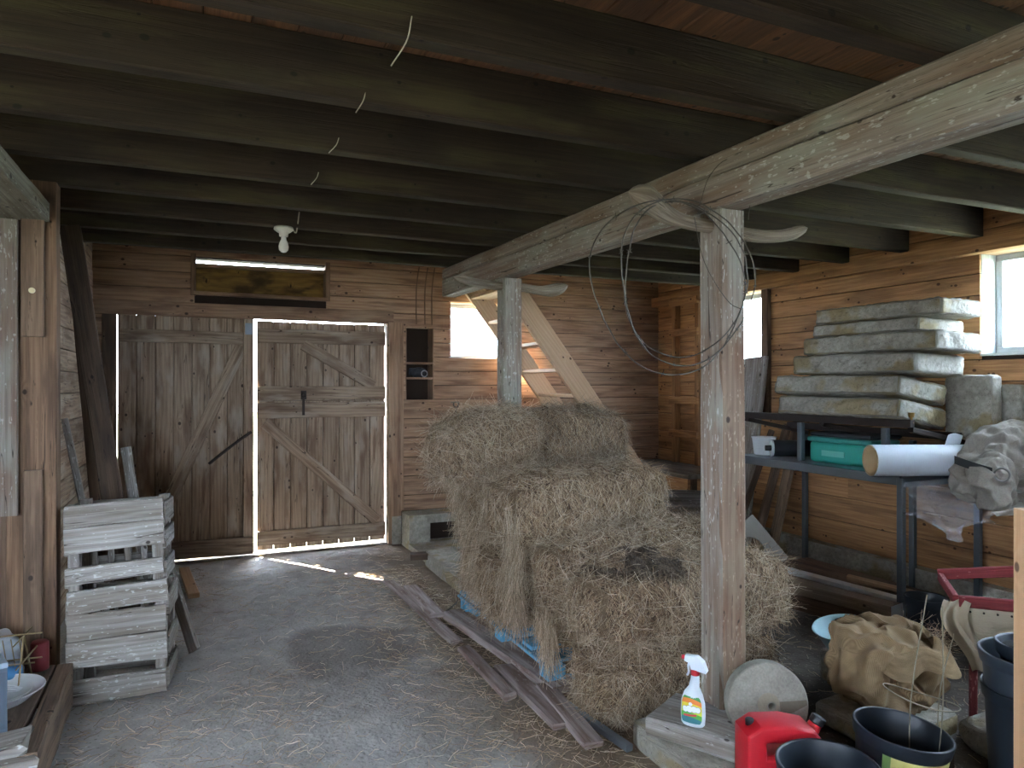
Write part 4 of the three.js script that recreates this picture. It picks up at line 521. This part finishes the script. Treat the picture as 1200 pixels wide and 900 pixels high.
pot('plant_pot', 'black plastic plant pot behind the front leg of the steel rack', [3.90, 0.004, -2.785], 0.085, 0.108, 0.25, M.black, 0.3);
pot('plant_pot', 'tall dark plant pot by the wall behind the bare pine post', [4.22, 0.0, -2.30], 0.09, 0.12, 0.55, M.black, 0.7);
{ const o = solo('grey_pipe', tube([[4.62, 0.0, -2.42], [4.60, 0.8, -2.5]], 0.035, 6, 14), mat(0x8d9296, 0.5), 'grey plastic pipe leaning on the wall behind the dark pot', 'pipe'); }
// planks and poles leaning in the corner by window 2
[[[4.60, 1.74, -4.90], [4.26, 0.02, -4.80], 0.26, 0.03, M.grey, 0.85, 'wide grey board leaning under the window behind the post'], [[4.6, 1.15, -4.54], [4.15, 0.02, -4.50], 0.07, 0.07, M.brown, 1.1, 'round brown fence pole leaning behind the rack'], [[4.62, 1.18, -4.44], [4.28, 0.02, -4.42], 0.085, 0.08, M.brown, 1.25, 'thick brown fence pole leaning nearest the rack leg'], [[4.5, 1.1, -4.62], [3.98, 0.02, -4.59], 0.05, 0.05, M.brown, 0.8, 'thin dark fence pole leaning behind the others']]
  .forEach(([a, b, w, t, m, tint, label], i) => tag(plank(scene, i ? 'fence_pole' : 'leaning_board', m, a, b, w, t, { segs: 6, rough: 0.004, c: i ? 0.024 : 0.004, tint, up: i ? undefined : [0, 0, 1] }), label, i ? 'pole' : 'board', 'timbers leaning behind the rack'));
{ const sh = new THREE.Shape([new THREE.Vector2(-0.17, -0.17), new THREE.Vector2(0.17, -0.17), new THREE.Vector2(0.17, 0.17), new THREE.Vector2(-0.17, 0.17)]); const h = new THREE.Path(); h.absarc(0, 0, 0.095, 0, Math.PI * 2, true); sh.holes.push(h); const g = new THREE.ExtrudeGeometry(sh, { depth: 0.012, bevelEnabled: true, bevelSize: 0.002, bevelThickness: 0.002, bevelSegments: 1, curveSegments: 24 }); const o = solo('hatch_plate', g, mat(0x8b8780, 0.7, { bumpMap: lumpBump, bumpScale: 0.002 }), 'square grey plate with a round hole standing behind the post', 'plate'); o.position.set(3.30, 0.40, -3.58); o.rotation.set(-0.25, -0.45, 0.55);
  const b = plank(scene, 'prop_block', M.brown, [3.18, 0.08, -3.66], [3.46, 0.08, -3.62], 0.16, 0.08, { tint: 0.6 }); tag(b, 'dark block propping up the plate with the round hole', 'block'); }
// wall ladder and low bench in the far corner
{ const l = thing('wall_ladder', 'fixed wooden ladder of short rungs on the wall in the far corner', 'ladder', [0, 0, 0]); for (const z of [-6.16, -5.78]) plank(l, 'stile', M.pine, [XR - 0.06, 0.6, z], [XR - 0.06, 2.44, z], 0.06, 0.07, { tint: 0.8, up: [0, 0, 1] }); for (const y of [0.98, 1.33, 1.68, 2.04, 2.36]) plank(l, 'rung', M.pine, [XR - 0.11, y, -6.20], [XR - 0.11, y, -5.74], 0.075, 0.03, { tint: 1.0 }); }
{ const b = thing('low_bench', 'low rough timber bench in the far corner behind the hay', 'bench', [0, 0, 0]); plank(b, 'bench_top', M.grey, [4.37, 0.65, -6.48], [4.37, 0.65, -5.2], 0.6, 0.04, { up: [1, 0, 0], tint: 0.6 }); plank(b, 'front_board', M.pine, [4.08, 0.56, -6.45], [4.08, 0.56, -5.2], 0.14, 0.03); for (const z of [-6.4, -5.26]) plank(b, 'leg', M.brown, [4.15, 0.0, z], [4.15, 0.63, z], 0.08, 0.08); 
  const s = plank(scene, 'sheet_panel', M.grey, [3.1, 0.42, -5.2], [4.15, 0.36, -4.92], 0.5, 0.02, { tint: 0.9 }); s.position.y = 0.34; tag(s, 'plain grey sheet panel standing behind the hay', 'panel'); }
console.log('right side done');

// ---------------------------------------------------------------- foreground right
{ const b = thing('spray_bottle', 'white trigger spray bottle with green and yellow label on the timber block', 'bottle', [1.765, 0.171, -2.225], -1.0), white = mat(0xd5dde6, 0.35);
  const prof = [[0.0, 0.0], [0.030, 0.0], [0.034, 0.006], [0.036, 0.04], [0.034, 0.085], [0.028, 0.115], [0.0175, 0.14], [0.016, 0.17], [0.0135, 0.185], [0.0, 0.186]]; const g = lathe(prof, 32); const p = g.attributes.position; for (let i = 0; i < p.count; i++) { const y = p.getY(i), k = sstep(0.17, 0.1, y); p.setX(i, p.getX(i) * mix(1, 1.28, k) + 0.008 * sstep(0.1, 0.18, y)); p.setZ(i, p.getZ(i) * mix(1, 0.72, k)); } g.computeVertexNormals(); part(b, 'body', g, white);
  const cv = document.createElement('canvas'); cv.width = 256; cv.height = 320; const c = cv.getContext('2d'); const gr = ['#4e9a52', '#e8863c', '#e9d443', '#d6df4e', '#5fae4a', '#3f7f8a']; gr.forEach((col, i) => { c.fillStyle = col; c.beginPath(); c.moveTo(0, i * 56 - 20); c.quadraticCurveTo(128, i * 56 - 60, 256, i * 56 + 4); c.lineTo(256, 320); c.lineTo(0, 320); c.fill(); }); c.fillStyle = '#eef2fb'; c.strokeStyle = '#3a4a9a'; c.lineWidth = 6; [[60, 160, 30, 36], [112, 150, 30, 40], [164, 146, 28, 38], [206, 150, 24, 34]].forEach(([x, y, w, h], i, all) => { for (const k of [0, 1]) all.forEach(([x, y, w, h]) => { c.beginPath(); c.ellipse(x, y, w + 8, h, -0.2, 0, 6.3); if (k) c.fill(); else c.stroke(); }); }); c.beginPath(); c.arc(124, 88, 22, 0, 6.3); c.fill(); c.fillStyle = '#d8404a'; c.save(); c.translate(40, 226); c.rotate(-0.16); c.fillRect(0, 0, 150, 24); c.restore(); 
  const t = new THREE.CanvasTexture(cv); t.colorSpace = THREE.SRGBColorSpace;
  const lg = paramGrid((u, v) => { const a = (u - 0.5) * 1.9, y = 0.014 + 0.094 * v, rad = (y < 0.085 ? 0.0358 - 0.0018 * Math.max(0, (y - 0.04) / 0.045) : 0.034 - 0.006 * (y - 0.085) / 0.03) + 0.0008, w = Math.sqrt(Math.max(0.04, 1 - ((v - 0.5) * 1.7) ** 6)); return [Math.sin(a * w) * rad * 1.28, y, Math.cos(a * w) * rad * 0.72]; }, 24, 20); part(b, 'label', lg, new THREE.MeshStandardMaterial({ map: t, roughness: 0.4, side: THREE.DoubleSide }), 'green, yellow and orange printed label');
  b.scale.setScalar(1.07); part(b, 'collar', (() => { const g = new THREE.CylinderGeometry(0.0165, 0.0165, 0.02, 20); g.translate(0.008, 0.193, 0); return g; })(), mat(0xc8303c, 0.4), 'red collar');
  const sh = new THREE.Shape([[-0.03, 0.232], [-0.028, 0.246], [0.012, 0.25], [0.034, 0.235], [0.046, 0.205], [0.043, 0.20], [0.02, 0.203], [-0.006, 0.203], [-0.012, 0.226]].map(([x, y]) => new THREE.Vector2(x, y))); const hg = new THREE.ExtrudeGeometry(sh, { depth: 0.018, bevelEnabled: true, bevelSize: 0.004, bevelThickness: 0.004, bevelSegments: 2 }); hg.translate(0.004, 0, -0.009); const th = part(b, 'trigger_head', hg, white);
  part(th, 'nozzle', (() => { const g = new THREE.CylinderGeometry(0.008, 0.009, 0.014, 14); g.rotateZ(Math.PI / 2); g.translate(-0.034, 0.239, 0); return g; })(), mat(0xc8303c, 0.4), 'red nozzle');
  part(th, 'trigger', tube([[-0.012, 0.228, 0], [-0.018, 0.21, 0], [-0.016, 0.19, 0], [-0.022, 0.175, 0]], 0.0045, 10, 6), white); }
{ const w = thing('grindstone', 'round grey grindstone with a centre hole leaning on the post', 'grindstone', [2.035, 0.25, -2.12]); const sh = new THREE.Shape(); sh.absarc(0, 0, 0.150, 0, Math.PI * 2); const h = new THREE.Path(); h.absarc(0.012, -0.008, 0.018, 0, Math.PI * 2, true); sh.holes.push(h); const g = new THREE.ExtrudeGeometry(sh, { depth: 0.055, bevelEnabled: true, bevelSize: 0.006, bevelThickness: 0.006, bevelSegments: 2, curveSegments: 48 }); g.translate(0, 0, -0.03);
  const tex = dataTex(512, 512, (u, v) => { const x = u - 0.5, y = v - 0.5, a = fbm(u * 7, v * 7, 99, 99, 5, 91), b = fbm(u * 60, v * 60, 99, 99, 2, 92); let c = mix3([112, 108, 100], [168, 164, 152], clamp(a * 0.7 + b * 0.4 - 0.05)); if (x > 0.12 && y < 0.02 && y > -0.2 + 0.4 * x) c = mix3(c, [104, 92, 78], 0.75); if (Math.hypot(x, y) < 0.12) c = mix3(c, [150, 136, 112], 0.5); return c; }); tex.repeat.set(2.8, 2.8); tex.offset.set(0.5, 0.5);
  const m = part(w, 'stone', g, new THREE.MeshStandardMaterial({ map: tex, bumpMap: lumpBump, bumpScale: 0.003, roughness: 0.95 })); w.rotation.set(-0.16, -0.42, 0); }
{ const c = thing('jerry_can', 'red plastic fuel can with a black cap in front of the grindstone', 'fuel can', [1.885, 0.0, -1.90], -0.35), red = new THREE.MeshStandardMaterial({ color: 0xc01e2c, roughness: 0.42, bumpMap: lumpBump, bumpScale: 0.001 });
  const sh = new THREE.Shape([[-0.135, 0.0], [0.135, 0.0], [0.135, 0.27], [0.10, 0.315], [0.02, 0.335], [-0.09, 0.335], [-0.135, 0.305]].map(([x, y]) => new THREE.Vector2(x, y))); const h = new THREE.Path([[-0.085, 0.205], [-0.085, 0.292], [0.035, 0.292], [0.095, 0.265], [0.095, 0.205]].map(([x, y]) => new THREE.Vector2(x, y))); sh.holes.push(h);
  const g = new THREE.ExtrudeGeometry(sh, { depth: 0.10, bevelEnabled: true, bevelSize: 0.014, bevelThickness: 0.02, bevelSegments: 4 }); g.translate(0, 0.014, -0.05); part(c, 'body', toCreasedNormals(g, 0.6), red);
  part(c, 'recess_floor', box(-0.1, 0.11, 0.19, 0.235, -0.045, 0.045), red); c.scale.set(0.94, 0.86, 0.94);
  const cap = lathe([[0, 0], [0.026, 0], [0.028, 0.004], [0.028, 0.028], [0.025, 0.032], [0, 0.032]], 20), neck = new THREE.CylinderGeometry(0.024, 0.028, 0.03, 20); const q = (g) => { g.rotateZ(-0.55); g.translate(0.135, 0.325, 0.0); return g; }; cap.translate(0, 0.014, 0); const nk = part(c, 'neck', q(neck), red); part(nk, 'cap', q(cap), mat(0x1d2023, 0.5), 'black ribbed screw cap');
  const v = lathe([[0, 0], [0.015, 0], [0.016, 0.022], [0.012, 0.026], [0, 0.026]], 14); v.translate(-0.115, 0.342, 0); part(c, 'vent_cap', v, mat(0x1d2023, 0.5), 'small black vent cap'); }
{ const p = pot('black_bucket', 'plain black plastic bucket in front of the red can', [1.835, 0.0, -1.64], 0.115, 0.145, 0.295, M.black, 0.35); p.rotation.z = 0.02; }
{ const p = pot('black_bucket', 'black plastic bucket with a yellow green label and wire hoop', [2.215, 0.05, -1.70], 0.12, 0.148, 0.255, M.black, 0.3); p.rotation.z = -0.09; p.rotation.x = 0.06;
  const lb = new THREE.CylinderGeometry(0.1485, 0.138, 0.10, 40, 1, true, -1.3, 2.8); lb.translate(0, 0.153, 0); part(p, 'label_band', lb, new THREE.MeshStandardMaterial({ map: dataTex(256, 64, (u, v) => (u > 0.06 ? mix3([206, 200, 108], [232, 226, 160], fbm(u * 12, v * 4, 99, 99, 3, 3)) : [130, 160, 96])), roughness: 0.5, side: THREE.DoubleSide }), 'yellow green printed band'); }
{ const w = thing('wire_hoop_frame', 'thin wire plant support with a ring standing in the labelled bucket', 'plant support', [0, 0, 0]), m = mat(0x9a917c, 0.5, { metalness: 0.4 });
  const cx = 2.325, cy = 0.395, cz = -1.68, ring = []; for (let i = 0; i < 24; i++) { const a = (i / 24) * 6.2832; ring.push([cx + 0.118 * Math.cos(a), cy + 0.006 * Math.sin(a * 2) - 0.03 * Math.cos(a), cz + 0.118 * Math.sin(a)]); } part(w, 'ring', tube(ring, 0.0022, 60, 5, true), m);
  for (const [dx0, dz0, dx1, dz1, top] of [[-0.08, 0.02, -0.052, 0.10, 0.78], [-0.03, 0.10, 0.0, 0.13, 0.74], [0.10, 0.0, 0.16, 0.02, 0.60]]) part(w, 'stake', tube([[cx + dx0 * 0.9, 0.05, cz + dz0 * 0.6], [cx + dx0 * 1.0, cy, cz + dz0], [cx + dx1, top, cz + dz1 * 0.6]], 0.0022, 12, 5), m); }
// stacked black pots and red frame by the pine post
pot('tall_bucket', 'lower of two nested black buckets beside the pine post', [2.72, 0.0, -1.52], 0.14, 0.165, 0.42, M.black, 0.95);
pot('tall_bucket', 'upper of two nested black buckets beside the pine post', [2.71, 0.23, -1.53], 0.13, 0.158, 0.315, mat(0x2c343d, 0.45), 0.7);
{ const p = pot('flower_pot', 'small black pot with a red rimmed lid on the nested buckets', [2.73, 0.47, -1.55], 0.08, 0.10, 0.10, M.black, 0.8); const g = new THREE.SphereGeometry(0.035, 14, 10); g.translate(-0.02, 0.11, 0.02); part(p, 'red_knob', g, mat(0xd43a48, 0.5), 'bright red knob'); }
{ const f = thing('seat_frame', 'old red wooden seat frame with torn canvas nailed under it', 'seat frame', [3.28, 0.545, -2.015], -0.85), red = wood([98, 32, 36], [146, 56, 58], { seed: 161, knots: 2, flake: 0.74, flakeCol: [170, 120, 112] });
  plank(f, 'rail', red, [-0.16, 0, 0.16], [0.5, 0.02, 0.16], 0.05, 0.025, { tint: 0.9 }); plank(f, 'rail', red, [-0.20, 0.03, -0.18], [0.5, 0.14, -0.18], 0.05, 0.025); plank(f, 'cross_rail', red, [-0.17, 0.005, 0.16], [-0.19, 0.02, -0.18], 0.04, 0.025); plank(f, 'cross_rail', red, [0.46, 0.02, 0.16], [0.46, 0.12, -0.18], 0.04, 0.025); for (const [x, z] of [[-0.1, 0.12], [0.4, -0.1], [0.4, 0.12]]) plank(f, 'leg', red, [x, -0.55, z], [x, 0.0, z], 0.03, 0.03, { tint: 0.6 });
  const canvasTex = mat(0xa89c88, 0.95, { side: THREE.DoubleSide, bumpMap: lumpBump, bumpScale: 0.003 });
  part(f, 'canvas', paramGrid((u, v) => [-0.16 + 0.62 * u, -0.02 - 0.16 * v * (0.7 + 0.5 * Math.sin(u * 9)) , 0.176 + 0.02 * Math.sin(u * 18) * v], 40, 10), canvasTex, 'torn beige canvas with a row of tacks');
  part(f, 'canvas_flap', paramGrid((u, v) => [-0.22 + 0.10 * u + 0.10 * v * v - 0.02 * Math.sin(v * 6), 0.01 - 0.30 * v, 0.19 + 0.03 * Math.sin(u * 7 + v * 3)], 12, 24), canvasTex, 'hanging strip of torn canvas');
  for (let i = 0; i < 12; i++) { const g = new THREE.SphereGeometry(0.005, 5, 4); g.translate(-0.12 + i * 0.05, -0.035, 0.182); part(f, 'tack', g, M.iron); } }
{ const o = plank(scene, 'pine_post', M.fresh, [1.806, 0.0, -0.97], [1.806, 1.205, -0.97], 0.13, 0.11, { segs: 6, tint: 0.9, tintColor: [1, 0.9, 0.78] }); o.rotation.y += 0.5; tag(o, 'bare new pine post cut off at waist height', 'post'); }
// burlap sack, bowl, blocks
{ const s = thing('burlap_sack', 'crumpled brown burlap sack lying on blocks behind the labelled bucket', 'sack', [2.79, 0.085, -2.20], 0.2);
  const g = lump(0.60, 0.36, 0.42, 2.4, [64, 40, 44], (q) => 0.05 * fold(q.x * 0.8 + q.y * 0.5, q.y * 0.5, q.z * 0.8, 81) + 0.028 * fold(q.x * 2 - q.y * 0.8, q.y * 0.9, q.z * 1.6, 85) + 0.01 * noise3(q.x * 26, q.y * 26, q.z * 26, 83) - 0.04); const p = g.attributes.position; for (let i = 0; i < p.count; i++) { const y = p.getY(i); p.setY(i, Math.max(y + 0.17, 0.004) * (1 - 0.12 * p.getX(i))); if (y < 0) p.setX(i, p.getX(i) * (1 + 0.25 * Math.max(0, -y))); } g.computeVertexNormals(); part(s, 'cloth', g, M.burlap);
  part(s, 'neck_fold', paramGrid((u, v) => { const a = -0.3 + 3.4 * u, r = 0.15 + 0.035 * Math.sin(u * 16) * v; return [-0.02 + (r + 0.06 * v) * Math.cos(a), 0.31 + 0.015 * Math.sin(u * 21) + 0.05 * v - 0.12 * v * v * 1.2, 0.06 + (r + 0.07 * v) * Math.sin(a)]; }, 50, 10), M.burlap);
  straws(s, 'frayed_threads', 500, (r) => { const a = r() * 1.6 - 0.9; return { p: V(0.16 + 0.1 * r(), 0.18 + 0.13 * r(), 0.16 * Math.cos(a * 2)), d: V(r() - 0.2, r() - 0.6, r() - 0.3), len: 0.04 + 0.06 * r(), wid: 0.05 }; }, 66);
  const b = solo('light_blue_bowl', lathe([[0, 0], [0.09, 0], [0.1, 0.006], [0.165, 0.13], [0.175, 0.135], [0.172, 0.142], [0.158, 0.132], [0.09, 0.014], [0, 0.012]], 40), mat(0x9fc4cc, 0.4), 'light blue plastic bowl tucked behind the burlap sack', 'bowl'); b.position.set(2.99, 0.16, -2.56); b.rotation.z = 0.2; b.scale.setScalar(0.85);
  const k = solo('concrete_block', lump(0.5, 0.10, 0.36, 10, [12, 6, 10], (q) => 0.006 * noise3(q.x * 20, q.y * 20, q.z * 20, 91)), M.conc, 'rough concrete block under the burlap sack', 'block'); k.position.set(2.76, 0.038, -2.16);
  const k3 = solo('concrete_block', lump(0.2, 0.16, 0.18, 10, [8, 6, 8], (q) => 0.005 * noise3(q.x * 20, q.y * 20, q.z * 20, 95)), M.conc, 'small concrete block under the light blue bowl', 'block'); k3.position.set(2.99, 0.072, -2.56);
  const k2 = plank(scene, 'timber_block', M.brown, [2.46, 0.07, -1.86], [2.62, 0.07, -1.80], 0.15, 0.12, { tint: 0.6 }); tag(k2, 'dark timber block between the labelled bucket and the nested buckets', 'block'); 
  const k4 = solo('rubble_stone', lump(0.34, 0.14, 0.4, 3, [14, 8, 14], (q) => 0.03 * noise3(q.x * 9, q.y * 9, q.z * 9, 97)), M.conc, 'broken rubble stone between the sack and the red seat frame', 'stone'); k4.position.set(3.05, 0.05, -1.75); }

scene.traverse((o) => { if (o.isMesh) { o.castShadow = true; o.receiveShadow = true; } });
sun.castShadow = true;
renderer.render(scene, camera);
